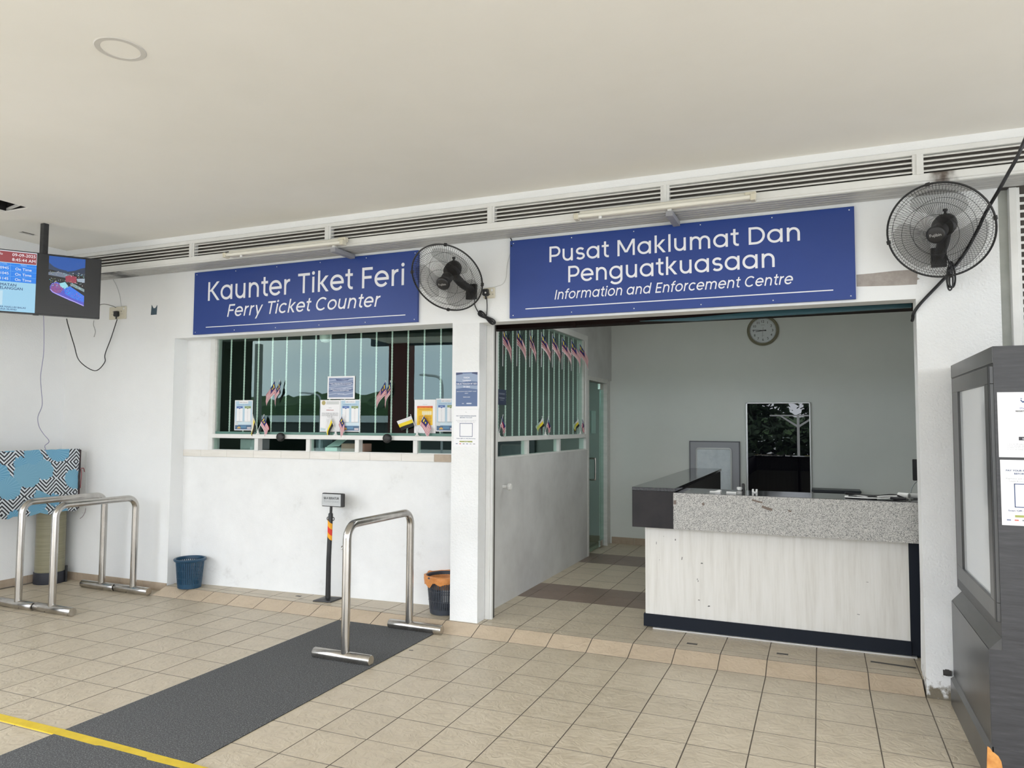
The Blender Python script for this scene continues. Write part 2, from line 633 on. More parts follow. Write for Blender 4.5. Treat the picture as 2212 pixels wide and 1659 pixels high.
# ticket window wall: a plane slightly turned from the front wall
WA = Vector((-3.31, 0.335, 0))
WU = (Vector((-0.28, 0.565, 0)) - WA).normalized()
WN = Vector((WU.y, -WU.x, 0))
WROT = math.atan2(WU.y, WU.x)


def skew(o):
    o.location = WA
    o.rotation_euler = (0, 0, WROT)
    return o


def glassuv(px, py, off=0.0):
    """(u, z) on the ticket window plane moved outwards by off"""
    d = ray(px, py)
    p0 = WA + WN * off
    q = CAM + d * ((p0 - CAM).dot(WN) / d.dot(WN))
    return (q - WA).dot(WU), q.z


# front wall
b = MB()
b.box(-5.06, YF, -0.05, -3.31, 0.75, 3.55)
b.box(-3.31, YF, 2.42, -0.275, 0.45, 3.55)
b.box(-0.275, YF, 2.41, 3.02, 0.34, 3.55)
struct(b.build('wall_front', WALL), 'white plastered front wall with header over both openings')
hd = MB()
hd.box(-0.22, 0.52, 2.40, 3.5, 0.66, 3.4)
hd.box(-0.22, 0.34, 2.62, 3.5, 0.52, 2.70)
hd.box(-0.0, 0.341, 2.41, 3.02, 0.356, 2.64, 0)
struct(hd.build('trim_6', DBROWN), 'dark brown shutter slot under the header of the wide opening')
b = MB()
b.box(-0.275, YF, 0.0, -0.035, 0.318, 2.41)
b.box(-0.275, 0.318, 0.0, -0.12, 0.62, 2.41)
struct(b.build('pillar', STUCCO), 'white plastered pillar between ticket window and wide opening')
# right column, its plaster foot battered towards the floor
b = MB()
b.box(3.02, YF, 0.55, 3.475, 0.345, 3.55)
b.add([(3.004, 0.0, -0.01), (3.475, 0.0, -0.01), (3.475, YF, 0.55), (3.02, YF, 0.55), (3.012, 0.345, -0.01), (3.475, 0.345, -0.01), (3.475, 0.345, 0.55), (3.02, 0.345, 0.55)],
      [(0, 1, 2, 3), (0, 3, 7, 4), (1, 5, 6, 2), (4, 7, 6, 5)])
GRIMY = noise_mat('stuccoed_column_with_grimy_foot', [(0.3, (0.79, 0.80, 0.80)), (0.7, (0.86, 0.87, 0.87))], scale=2, rough=0.8, bump=0.8, bscale=70, bdist=0.006, coords='World', spec=0.3)
_nt = GRIMY.node_tree
_N, _L = _nt.nodes, _nt.links
_pb = _N['Principled BSDF']
_g = _N.new('ShaderNodeNewGeometry')
_sx = _N.new('ShaderNodeSeparateXYZ')
_L.new(_g.outputs['Position'], _sx.inputs[0])
_nz2 = _N.new('ShaderNodeTexNoise')
_nz2.inputs['Scale'].default_value = 28
_nz2.inputs['Detail'].default_value = 7
_L.new(_g.outputs['Position'], _nz2.inputs['Vector'])
_ma = _N.new('ShaderNodeMath')
_ma.operation = 'MULTIPLY_ADD'
_L.new(_sx.outputs['Z'], _ma.inputs[0])
_ma.inputs[1].default_value = -3.2
_L.new(_nz2.outputs['Fac'], _ma.inputs[2])
_rp = _N.new('ShaderNodeMapRange')
_rp.inputs['From Min'].default_value = .22
_rp.inputs['From Max'].default_value = .42
_L.new(_ma.outputs[0], _rp.inputs['Value'])
_mx = _N.new('ShaderNodeMix')
_mx.data_type = 'RGBA'
_L.new(_rp.outputs[0], _mx.inputs[0])
_old = _pb.inputs['Base Color'].links[0].from_socket
_L.new(_old, _mx.inputs[6])
_mx.inputs[7].default_value = (0.20, 0.175, 0.13, 1)
_L.new(_mx.outputs[2], _pb.inputs['Base Color'])
struct(b.build('column', GRIMY), 'rough white stuccoed column right of the wide opening')
b = MB()
b.box(3.475, 0.30, 0, 6.5, 0.6, 3.55)
struct(b.build('wall_right', BACKING), 'dark recess behind the upright louvre')
b = MB()
b.box(-5.06, -2.9, -0.05, -4.86, YF, 3.45)
struct(b.build('wall_left', WALL), 'white plastered left wall')
# inner room
b = MB()
b.box(-3.6, 4.40, 0, 5.0, 4.55, 3.3)
struct(b.build('wall_back', INNER), 'pale grey green back wall of the information room')
b = MB()
b.box(4.8, 0.6, 0, 4.95, 4.4, 3.3)
b.box(3.475, 0.62, 0, 4.95, 0.75, 3.3)
struct(b.build('wall_inner_right', INNER), 'right hand wall of the information room')
b = MB()
b.box(-0.22, 0.66, 3.2, 5.0, 4.55, 3.3)
struct(b.build('ceiling_inside', INNER), 'ceiling of the information room')
# partition between ticket office and information room
b = MB()
XP = -0.10
b.box(XP - 0.12, 0.40, 0.03, XP, 3.32, 1.31)
b.box(XP - 0.12, 0.40, 2.66, XP, 3.32, 3.2)
b.box(XP - 0.12, 3.32, 2.19, XP, 4.40, 3.2)
b.box(XP - 0.12, 0.40, 1.31, XP, 0.66, 2.66)
struct(b.build('wall_partition', PART), 'grey smudged partition wall under the side window')
b = MB()
b.box(-3.75, 0.75, 0, -3.6, 4.4, 3.2)
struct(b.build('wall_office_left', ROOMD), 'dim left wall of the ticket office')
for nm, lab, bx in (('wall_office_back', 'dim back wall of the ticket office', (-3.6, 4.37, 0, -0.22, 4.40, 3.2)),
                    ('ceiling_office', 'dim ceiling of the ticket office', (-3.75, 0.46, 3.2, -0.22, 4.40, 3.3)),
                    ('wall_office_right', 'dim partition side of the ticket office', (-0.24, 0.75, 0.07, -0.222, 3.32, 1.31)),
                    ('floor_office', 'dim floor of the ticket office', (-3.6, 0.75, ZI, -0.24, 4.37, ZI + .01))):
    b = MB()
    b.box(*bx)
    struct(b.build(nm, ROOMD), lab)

# ticket wall under and beside the window (local frame of the turned plane)
b = MB()
b.box(-0.02, 0, 0.0, 3.12, 0.16, 1.278)
b.box(-0.02, 0, 1.2785, 0.285, 0.16, 2.6)
b.box(0.285, 0.03, 1.278, 3.12, 0.16, 1.345)
wt = skew(b.build('wall_ticket', SOOTY))
struct(wt, 'scuffed white wall below the ticket window')
sill = thing('trim_1', 'row of pale sill tiles below the ticket window', None, kind='structure')
skew(sill)
us = [0.0, 0.215, 0.52, 0.826, 1.133, 1.445, 1.757, 2.069, 2.38, 2.694, 3.04]
for i in range(len(us) - 1):
    q = MB()
    q.box(us[i] + .0007, -0.014, 1.279, us[i + 1] - .0007, 0.10, 1.343, 0, 0.0012)
    q.build('tile', TILESK if i == len(us) - 2 else TILEW, sill, local=True)

# ---------------------------------------------------------------- ceiling with its two openings
hx = sorted([-4.86, -4.30, -4.235, -3.75, -3.45, 11.0])
hy = sorted([-8.0, -1.50, -1.18, -0.72, -0.575, YF])
b = MB()
for i in range(len(hx) - 1):
    for j in range(len(hy) - 1):
        cx_, cy_ = (hx[i] + hx[i + 1]) / 2, (hy[j] + hy[j + 1]) / 2
        if (-3.75 < cx_ < -3.45 and -1.50 < cy_ < -1.18) or (-4.30 < cx_ < -4.235 and -0.72 < cy_ < -0.575):
            continue
        b.box(hx[i], hy[j], ZC, hx[i + 1], hy[j + 1], ZC + 0.012)
struct(b.build('ceiling', CEIL), 'cream painted canopy ceiling')
b = MB()
b.box(-5.3, -8.1, 3.7, 11, 0.9, 3.85)
struct(b.build('roof', DARKGAP), 'roof slab above the canopy')
b = MB()
b.box(-5.3, -8.12, 3.30, 11.0, -8.0, 3.85)
struct(b.build('beam', flat((0.03, 0.05, 0.075))), 'dark blue beam along the open edge of the canopy')
b = MB()
pa_, pb_ = at(52, 440, 'z', 3.362), at(10, 457, 'z', 3.362)
b.prism([pa_ + Vector((-.03, 0, 0)), pa_ + Vector((.03, 0, 0)), pb_ + Vector((.03, 0, 0)), pb_ + Vector((-.03, 0, 0))], (0, 0, .02))
struct(b.build('trim_7', ALU), 'pale ceiling batten seen in the square opening')
b = MB()
for x0_, x1_, y0_, y1_ in ((-3.77, -3.43, -1.52, -1.16), (-4.32, -4.215, -0.74, -0.555)):  # dark boxes added over the holes to stop light leaking in
    z0_, z1_ = ZC + .012, ZC + .25
    b.box(x0_, y0_, z1_, x1_, y1_, z1_ + .01)
    b.box(x0_ - .01, y0_, z0_, x0_, y1_, z1_)
    b.box(x1_, y0_, z0_, x1_ + .01, y1_, z1_)
    b.box(x0_, y0_ - .01, z0_, x1_, y0_, z1_)
    b.box(x0_, y1_, z0_, x1_, y1_ + .01, z1_)
struct(b.build('trim_9', VOID), 'added dark boxes that keep light out of the two ceiling openings')

# ---------------------------------------------------------------- louvre band over the front wall
YL = -0.06
band = thing('trim_2', 'long aluminium louvre band under the ceiling', None, (0, YL, 3.07), kind='structure')
q = MB()
q.box(-4.6, YL, 3.285, 5.0, 0.0, ZC)
q.box(-4.6, YL + .15, 3.07, 5.0, YL + .17, ZC)
q.build('upper_board', [WALL], band)
q = MB()
q.box(-4.6, YL + 0.10, 3.10, 5.0, YL + .12, 3.28)
q.box(-4.6, YL + .005, 3.078, 5.0, YL + .236, 3.0795)
q.build('dark_backing', BACKING, band)
q = MB()
q.box(-4.45, YL - .012, 3.252, 5.0, YL + .05, 3.285, 0, .003)
q.build('top_rail', ALU, band)
q = MB()
q.box(-4.6, YL - .012, 3.085, 5.0, YL + .05, 3.132, 0, .003)
q.box(-4.6, YL - .004, 3.072, 5.0, YL + .05, 3.085)
q.build('bottom_rail', ALUS, band)
for k in range(5):
    y0 = YL + 0.002 + k * 0.048
    q = MB()
    q.box(-4.6, y0, 3.066, 5.0, y0 + (0.037 if k < 4 else 0.044), 3.074, 0, .002)
    q.build('soffit_strip', SOFF, band)
mull = [-4.42, -2.86, -1.335, 0.172, 1.490, 3.022, 4.55]
for x in mull:
    q = MB()
    q.box(x - .030, YL - .010, 3.132, x - .008, YL + .04, 3.252)
    q.box(x - .008, YL - .018, 3.128, x + .012, YL + .04, 3.256)
    q.box(x + .012, YL - .010, 3.132, x + .030, YL + .04, 3.252)
    q.build('mullion', ALU, band)
slat_me = {}
for i in range(len(mull) - 1):
    for k in range(4):
        z = 3.147 + k * 0.0295
        q = MB()
        x0, x1 = mull[i] + .03, mull[i + 1] - .03
        q.prism([(x0, YL - .004, z - .004), (x0, YL - .004, z + .006), (x0, YL + .026, z + .020), (x0, YL + .026, z + .012)], (x1 - x0, 0, 0))
        q.build('slat', ALUG, band)
# left wall casing
lb = thing('trim_3', 'grey casing box along the left wall under the ceiling', None, (-4.86, -1, 3.07), kind='structure')
q = MB()
q.box(-4.86, -2.9, 3.20, -4.57, YF, ZC)
q.build('upper_board', WALL, lb)
q = MB()
q.box(-4.86, -2.9, 3.075, -4.585, YF, 3.192)
q.build('lower_board', ALUG, lb)

# upright louvre right of the column
ul = thing('trim_4', 'upright aluminium louvre panel right of the white column', None, (3.54, 0.2, 0), kind='structure')
q = MB()
q.box(3.477, 0.24, 0, 3.535, 0.29, 3.065)
q.build('side_channel', noise_mat('grey_green_channel', [(0.3, (0.40, 0.41, 0.37)), (0.7, (0.48, 0.49, 0.45))], scale=8, coords='World'), ul)
q = MB()
q.box(3.535, 0.19, 0, 3.575, 0.29, 3.065, 0, .002)
q.box(3.575, 0.205, 0, 3.592, 0.29, 3.065)
q.build('stile', ALU, ul)
for k in range(30):
    z = 1.60 + k * 0.0485
    q = MB()
    q.prism([(3.59, 0.212, z), (3.59, 0.212, z + .016), (3.59, 0.275, z + .03), (3.59, 0.275, z + .016)], (1.6, 0, 0))
    q.build('slat', ALU, ul)

# ---------------------------------------------------------------- floors, every visible tile an object
def tile_mesh(name, mat, w, d, h=0.004, ch=0.0016):
    me = bpy.data.meshes.new(name)
    v = [(0, 0, -h), (w, 0, -h), (w, d, -h), (0, d, -h), (ch, ch, 0), (w - ch, ch, 0), (w - ch, d - ch, 0), (ch, d - ch, 0)]
    me.from_pydata(v, [], [(0, 1, 5, 4), (1, 2, 6, 5), (2, 3, 7, 6), (3, 0, 4, 7), (4, 5, 6, 7)])
    me.materials.append(mat)
    me.materials.append(GROUT)
    me.polygons.foreach_set('material_index', [1, 1, 1, 1, 0])
    return me


def put(me, parent, loc, rot=None, name='tile'):
    o = bpy.data.objects.new(name, me)
    COL.objects.link(o)
    o.parent = parent
    o.location = loc
    if rot:
        o.rotation_euler = rot
    return o


b = MB()
b.box(-10, -8.0, -0.08, 11.0, 0.2, -0.0035)
floor = struct(b.build('floor', GROUT), 'beige slate tiled floor under the canopy')
G = 0.0016
tm = tile_mesh('floor_tile', TILE, 0.3 - 2 * G, TS - 2 * G)
rest = MB()
ntile = 0
for j in range(0, 27):
    for i in range(-34, 37):
        x, y = i * 0.3, -(j + 1) * TS
        if x < -4.81 and y > -2.9:
            continue
        if -1.25 < x < -0.35 and y < -0.05:
            if -4.2 < y:
                continue
        cs = [pixel((x + a, y + c, 0)) for a in (0, 0.3) for c in (0, TS)]
        vis = any(-20 < p[0] < 2232 and 900 < p[1] < 1680 for p in cs) and not (x > 3.1)
        if vis and ntile < 290:
            put(tm, floor, (x + G, y + G, random.uniform(-.0004, .0004)), (random.gauss(0, .0006), random.gauss(0, .0006), 0))
            ntile += 1
        else:
            rest.add([(x + v.co.x + G, y + v.co.y + G, v.co.z) for v in tm.vertices], [tuple(p.vertices) for p in tm.polygons])
# thin row of cut tiles between the skirting and the tile field on the left
rest.build('tile_field', [TILE], floor, kind='stuff')
cut = tile_mesh('cut_floor_tile', TILE, 0.3 - 2 * G, 0.172)
for i in range(-16, -11):
    put(cut, floor, (i * 0.3 + G, G, 0))
print('floor tiles', ntile)

b = MB()
b.prism([(-3.30, -0.003, -0.006), (-3.30, 0.163, 0.052), (-3.30, 0.163, -0.05), (-3.30, -0.003, -0.05)], (6.30, 0, 0))
ramp = struct(b.build('floor_ramp', GROUT), 'sloping row of tan edge tiles up to the raised floor')
RL = math.hypot(0.165, ZI)
rm = tile_mesh('ramp_tile', TILER, 0.3 - 2 * G, RL - 0.003)
for i in range(-11, 10):
    put(rm, ramp, (i * 0.3 + G, 0.001, 0.0005), (math.atan2(ZI, 0.165), 0, 0))

b = MB()
b.box(-3.305, 0.163, -0.05, 4.9, 4.42, ZI - 0.0035)
fin = struct(b.build('floor_inside', GROUT), 'raised beige tiled floor inside the opening with brown bands')
um = {}
for nm, mt in (('beige', TILE), ('brown', TILEB)):
    um[nm] = tile_mesh('inner_tile_' + nm, mt, 0.3 - 2 * G, 0.3 - 2 * G)
edge = tile_mesh('edge_tile', TILE, 0.3 - 2 * G, 0.092 - 2 * G)
for i in range(-11, 11):
    put(edge, fin, (i * 0.3 + G, 0.165 + G, ZI))
rest = MB()
for j in range(14):
    y = 0.257 + j * 0.3
    nm = 'brown' if j in (3, 4, 9, 10) else 'beige'
    for i in range(-12, 16):
        x = i * 0.3
        px_, py_ = pixel((x + .15, y + .15, ZI))
        vis = (-0.45 < x < 1.3 or (x < -0.2 and j < 1) or (x >= 1.2 and j < 2))
        if vis:
            put(um[nm], fin, (x + G, y + G, ZI + random.uniform(-.0003, .0003)))
        elif x > -0.3:
            rest.add([(x + v.co.x + G, y + v.co.y + G, ZI + v.co.z) for v in um['beige'].vertices], [tuple(p.vertices) for p in um['beige'].polygons])
rest.build('tile_field', TILE, fin, kind='stuff')

# skirtings
def skirting(name, label, p0, p1, z0, h, n, inward):
    s_ = thing(name, label, None, p0, kind='structure')
    p0, p1, inward = Vector(p0), Vector(p1), Vector(inward)
    for k in range(n):
        a = p0.lerp(p1, k / n) + (p1 - p0).normalized() * .0015
        c = p0.lerp(p1, (k + 1) / n) - (p1 - p0).normalized() * .0015
        q = MB()
        q.prism([a, c, c + Vector((0, 0, h)), a + Vector((0, 0, h))], inward * 0.009)
        q.build('tile', TILESK, s_)
    return s_


skirting('baseboard_front', 'brown tile skirting along the front wall', (-4.85, YF, 0), (-3.312, YF, 0), 0, 0.075, 5, (0, -1, 0))
skirting('baseboard_left', 'brown tile skirting along the left wall', (-4.86, -2.9, 0), (-4.86, YF, 0), 0, 0.075, 10, (1, 0, 0))
skirting('baseboard_back', 'beige tile skirting along the back wall', (-0.1, 4.40, ZI), (1.4, 4.40, ZI), 0, 0.085, 5, (0, -1, 0))

# outside world (seen only in the glass)
b = MB()
b.box(-160, -140, -0.3, 160, -8.0, -0.06)
struct(b.build('ground', noise_mat('pale_concrete_apron', [(0.3, (0.50, 0.495, 0.47)), (0.7, (0.58, 0.575, 0.55))], scale=0.7, rough=0.8, coords='World')), 'pale concrete apron in front of the canopy')
b = MB()
xs = [-230 + 1.1 * k for k in range(420)]
vv, ff = [], []
for k, x in enumerate(xs):
    h = 6.9 + 0.9 * math.sin(x * .075 + 1.0) + 0.5 * math.sin(x * .17) + 0.25 * math.sin(x * .9) + random.uniform(-.35, .45)
    h *= 0.35 + 0.65 * min(1, abs(x - 3) / 26.0)
    vv += [(x, -120, -1), (x, -123, h * .7), (x, -130, h), (x, -165, -1)]
for k in range(len(xs) - 1):
    for r in range(3):
        ff.append((4 * k + r, 4 * k + 4 + r, 4 * k + 5 + r, 4 * k + 1 + r))
b.add(vv, ff)
HILL = noise_mat('wooded_hill', [(0.3, (0.020, 0.050, 0.020)), (0.7, (0.075, 0.13, 0.045))], scale=.35, rough=0.9, coords='World')
struct(b.build('hills', HILL), 'low wooded hills across the water')
b = MB()
b.box(-4.85, -8.35, -0.3, -4.42, -7.95, 3.4)
struct(b.build('column_maroon', pm('maroon_paint', (0.12, 0.012, 0.014), 0.6)), 'maroon column at the outer edge of the canopy')
b = MB()
b.box(-4.9, -2.92, -0.1, -4.80, -1.9, 3.4)  # out-of-view pilaster, added to darken the left end of the window reflection
struct(b.build('added_olive_pilaster', pm('dark_olive_paint', (0.035, 0.04, 0.022), 0.7)), 'added dark olive pilaster that darkens the window reflection, outer end of the left wall')
b = MB()
b.box(-8.12, -8.06, -0.1, -7.99, -7.94, 3.4)
struct(b.build('column_grey', pm('grey_paint', (0.20, 0.21, 0.19), 0.7)), 'thin grey post at the outer edge of the canopy')
b = MB()
b.box(-160, -118, -.1, 160, -60, -.055)
struct(b.build('water', pm('grey_sea_water', (0.10, 0.14, 0.15), 0.15)), 'grey water beyond the forecourt')
# ------------------------------------------------------------------ window_1: ticket window
w1 = skew(thing('window_1', 'long green glazed ticket window in a white aluminium frame', None, kind='structure'))
UR = 3.06
q = MB()
q.box(0.285, -0.005, 1.343, 0.338, 0.07, 2.57, 0, .003)
q.box(UR - .05, -0.005, 1.343, UR, 0.07, 2.57)
q.box(0.285, -0.005, 2.57, UR, 0.07, 2.62)
q.build('frame', ALU, w1, True)
q = MB()
q.box(0.30, 0.0, 1.50, 0.36, 0.05, 2.60)
q.build('inner_stile', ALUG, w1, True)
q = MB()
q.box(0.338, -0.022, 1.459, UR - .05, 0.07, 1.499, 0, .003)
q.build('transom', ALU, w1, True)
q = MB()
q.box(0.338, 0.0, 1.343, UR - .05, 0.07, 1.350)
q.build('bottom_rail', ALU, w1, True)
for u in (0.849, 1.418, 1.930, 2.508):
    q = MB()
    q.box(u - .021, -0.008, 1.343, u + .021, 0.06, 1.460, 0, .002)
    q.build('mullion', ALU, w1, True)
q = MB()
q.box(0.338, 0.020, 1.499, UR - .05, 0.026, 2.575)
q.build('pane', GLASSG, w1, True)
for a, c in ((0.338, 0.828), (1.439, 1.909), (2.529, UR - .05)):
    q = MB()
    q.box(a, 0.020, 1.350, c, 0.026, 1.459)
    q.build('pane', GLASSG, w1, True)
q = MB()
q.box(0.36, 0.012, 1.499, UR - .05, 0.019, 1.522)
q.build('glazing_bead', pm('green_glazing_bead', (0.10, 0.22, 0.18), 0.35), w1, True)
# twisted bars behind the glass
BARM = pm('pale_green_white_enamel', (0.88, 0.91, 0.88), 0.35)


def bar_mesh(h, s_=0.0075, pitch=0.052):
    q = MB()
    n = int(h / 0.0065)
    vv, ff = [], []
    for k in range(n + 1):
        z = h * k / n
        a0 = 2 * PI * z / pitch / 2
        for c in range(4):
            a = a0 + c * PI / 2
            vv.append((s_ * 1.0 * math.cos(a), s_ * 1.0 * math.sin(a), z))
    for k in range(n):
        for c in range(4):
            c2 = (c + 1) % 4
            ff.append((4 * k + c, 4 * k + c2, 4 * k + 4 + c2, 4 * k + 4 + c))
    q.add(vv, ff)
    return q


gr = skew(thing('security_grille', 'row of white twisted bars behind the green ticket window glass', 'grille'))
OFF = 0.045
first = None
for k in range(16):
    u = 0.537 + 0.1577 * k
    wp = WA + WU * u
    u2 = u + OFF * (wp.x - CAM.x) / (wp.y - CAM.y)
    if first is None:
        first = bar_mesh(1.055).build('bar', BARM, gr, True)
        o = first
    else:
        o = first.copy()
        COL.objects.link(o)
        o.parent = gr
    o.location = (u2, OFF, 1.505)
q = MB()
q.box(0.35, OFF - .008, 1.490, UR - .03, OFF + .008, 1.505)
q.box(0.35, OFF - .008, 2.56, UR - .03, OFF + .008, 2.575)
q.build('rail', BARM, gr, True)

# ------------------------------------------------------------------ window_2: side window in the partition
w2 = thing('window_2', 'green glazed side window in the partition wall', None, (XP, 0.66, 1.31), kind='structure')
q = MB()
q.box(XP - .08, 0.64, 1.31, XP + .004, 0.69, 2.60)
q.box(XP - .08, 3.235, 1.31, XP + .006, 3.312, 2.60)
q.box(XP - .08, 0.64, 2.60, XP + .006, 3.312, 2.665)
q.build('frame', ALU, w2)
q = MB()
q.box(XP - .07, 3.175, 1.50, XP - .005, 3.235, 2.60)
q.build('inner_stile', ALUG, w2)
q = MB()
q.box(XP - .07, 0.69, 1.455, XP + .012, 3.235, 1.498, 0, .003)
q.build('transom', ALU, w2)
q = MB()
q.box(XP - .07, 0.69, 1.31, XP + .002, 3.235, 1.325)
q.build('bottom_rail', ALU, w2)
for y in (1.395, 2.305):
    q = MB()
    q.box(XP - .06, y - .026, 1.31, XP + .004, y + .026, 1.456, 0, .002)
    q.build('mullion', ALU, w2)
q = MB()
q.box(XP - .030, 0.69, 1.498, XP - .024, 3.235, 2.60)
q.build('pane', GLASSG, w2)
for a, c in ((0.69, 1.37), (1.42, 2.28), (2.33, 3.235)):
    q = MB()
    q.box(XP - .030, a, 1.325, XP - .024, c, 1.456)
    q.build('pane', GLASSG, w2)
gr2 = thing('security_grille', 'row of twisted bars behind the side window of the partition', 'grille', (XP - 0.05, 0.66, 1.5))
first2 = None
for k in range(15):
    y = 0.698 + 0.1588 * k
    y2 = y - 0.05 * (y - CAM.y) / (XP - CAM.x)
    if first2 is None:
        first2 = bar_mesh(1.10).build('bar', BARM, gr2, True)
        o = first2
    else:
        o = first2.copy()
        COL.objects.link(o)
        o.parent = gr2
    o.location = (-0.0, y2 - 0.66 - 0.0, 0.0)

# ------------------------------------------------------------------ door_1: glass door at the end of the partition
d1 = thing('door_1', 'green glass door at the far end of the partition', None, (XP, 3.32, ZI), kind='structure')
q = MB()
q.box(XP - .10, 3.315, ZI, XP + .006, 3.365, 2.145)
q.box(XP - .10, 4.16, ZI, XP + .006, 4.21, 2.145)
q.box(XP - .10, 3.315, 2.145, XP + .006, 4.21, 2.195)
q.box(XP - .10, 4.21, ZI, XP - .02, 4.40, 2.195)
q.build('frame', ALUG, d1)
q = MB()
q.box(XP - .055, 3.370, ZI + .012, XP - .043, 4.02, 2.13)
q.build('door_leaf', GLASSD, d1)
q = MB()
q.box(XP - .055, 4.028, ZI + .012, XP - .043, 4.158, 2.13)
q.build('side_pane', GLASSD, d1)
for z0, z1 in ((ZI + .004, ZI + .09), (2.06, 2.135)):
    q = MB()
    q.box(XP - .066, 3.97, z0, XP - .03, 4.10, z1, 0, .003)
    q.build('patch_fitting', STEEL, d1)
q = MB()
q.box(XP - .066, 3.37, ZI + .004, XP - .03, 3.44, ZI + .06, 0, .003)
q.build('corner_fitting', STEEL, d1)
q = MB()
q.tube(smooth_path([(XP - .05, 3.52, 1.20), (XP + .02, 3.52, 1.20), (XP + .035, 3.52, 1.18), (XP + .035, 3.52, 0.97), (XP + .02, 3.52, 0.945), (XP - .05, 3.52, 0.945)], 5), 0.011, 10)
q.build('pull_handle', STEEL, d1)
q = MB()
q.box(XP - .041, 3.60, 1.50, XP - .040, 3.80, 1.78)
q.build('paper_notice', flat((0.30, 0.50, 0.45)), d1)

# roller shutter guide and dark gap
g = MB()
g.box(-0.035, 0.318, ZI, 0.004, 0.372, 2.43, 0, .002)
g.box(0.004, 0.328, ZI, 0.022, 0.352, 2.43)
struct(g.build('trim_5', ALU), 'white roller shutter guide rail on the pillar')
g = MB()
g.box(-0.12, 0.373, ZI, 0.012, 0.40, 2.43)
struct(g.build('trim_8', DARKGAP), 'dark gap behind the shutter guide')
sh = thing('roller_shutter', 'teal bottom bar of the raised roller shutter under the header', 'shutter', (2.1, 0.42, 2.4))
q = MB()
q.prism([(1.20, 0.40, 2.392), (1.62, 0.40, 2.372), (2.3, 0.40, 2.380), (3.02, 0.40, 2.390), (3.02, 0.40, 2.436), (2.3, 0.40, 2.428), (1.62, 0.40, 2.398)], (0, 0.035, 0))
q.build('bottom_bar', TEAL, sh)
q = MB()
q.prism([(0.03, 0.412, 2.425), (1.6, 0.412, 2.40), (3.02, 0.412, 2.436), (3.02, 0.412, 2.62), (0.03, 0.412, 2.62)], (0, 0.02, 0))
q.build('curtain', DBROWN, sh)
q = MB()
q.box(0.66, 0.44, 2.372, 0.68, 0.46, 2.42)
q.build('stop_lug', DBROWN, sh)

# ------------------------------------------------------------------ stroke lettering for the two big signs
S_ = 0.092
XH, CAPH, ASC = 0.55, 0.70, 0.745


def arc(cx, cy, rx, ry, a0, a1, n=14):
    return [(cx + rx * math.cos(math.radians(a0 + (a1 - a0) * k / n)), cy + ry * math.sin(math.radians(a0 + (a1 - a0) * k / n))) for k in range(n + 1)]


def bowl(cx=0.315):
    return ('C', arc(cx, .275, .238, .232, 0, 360, 28))


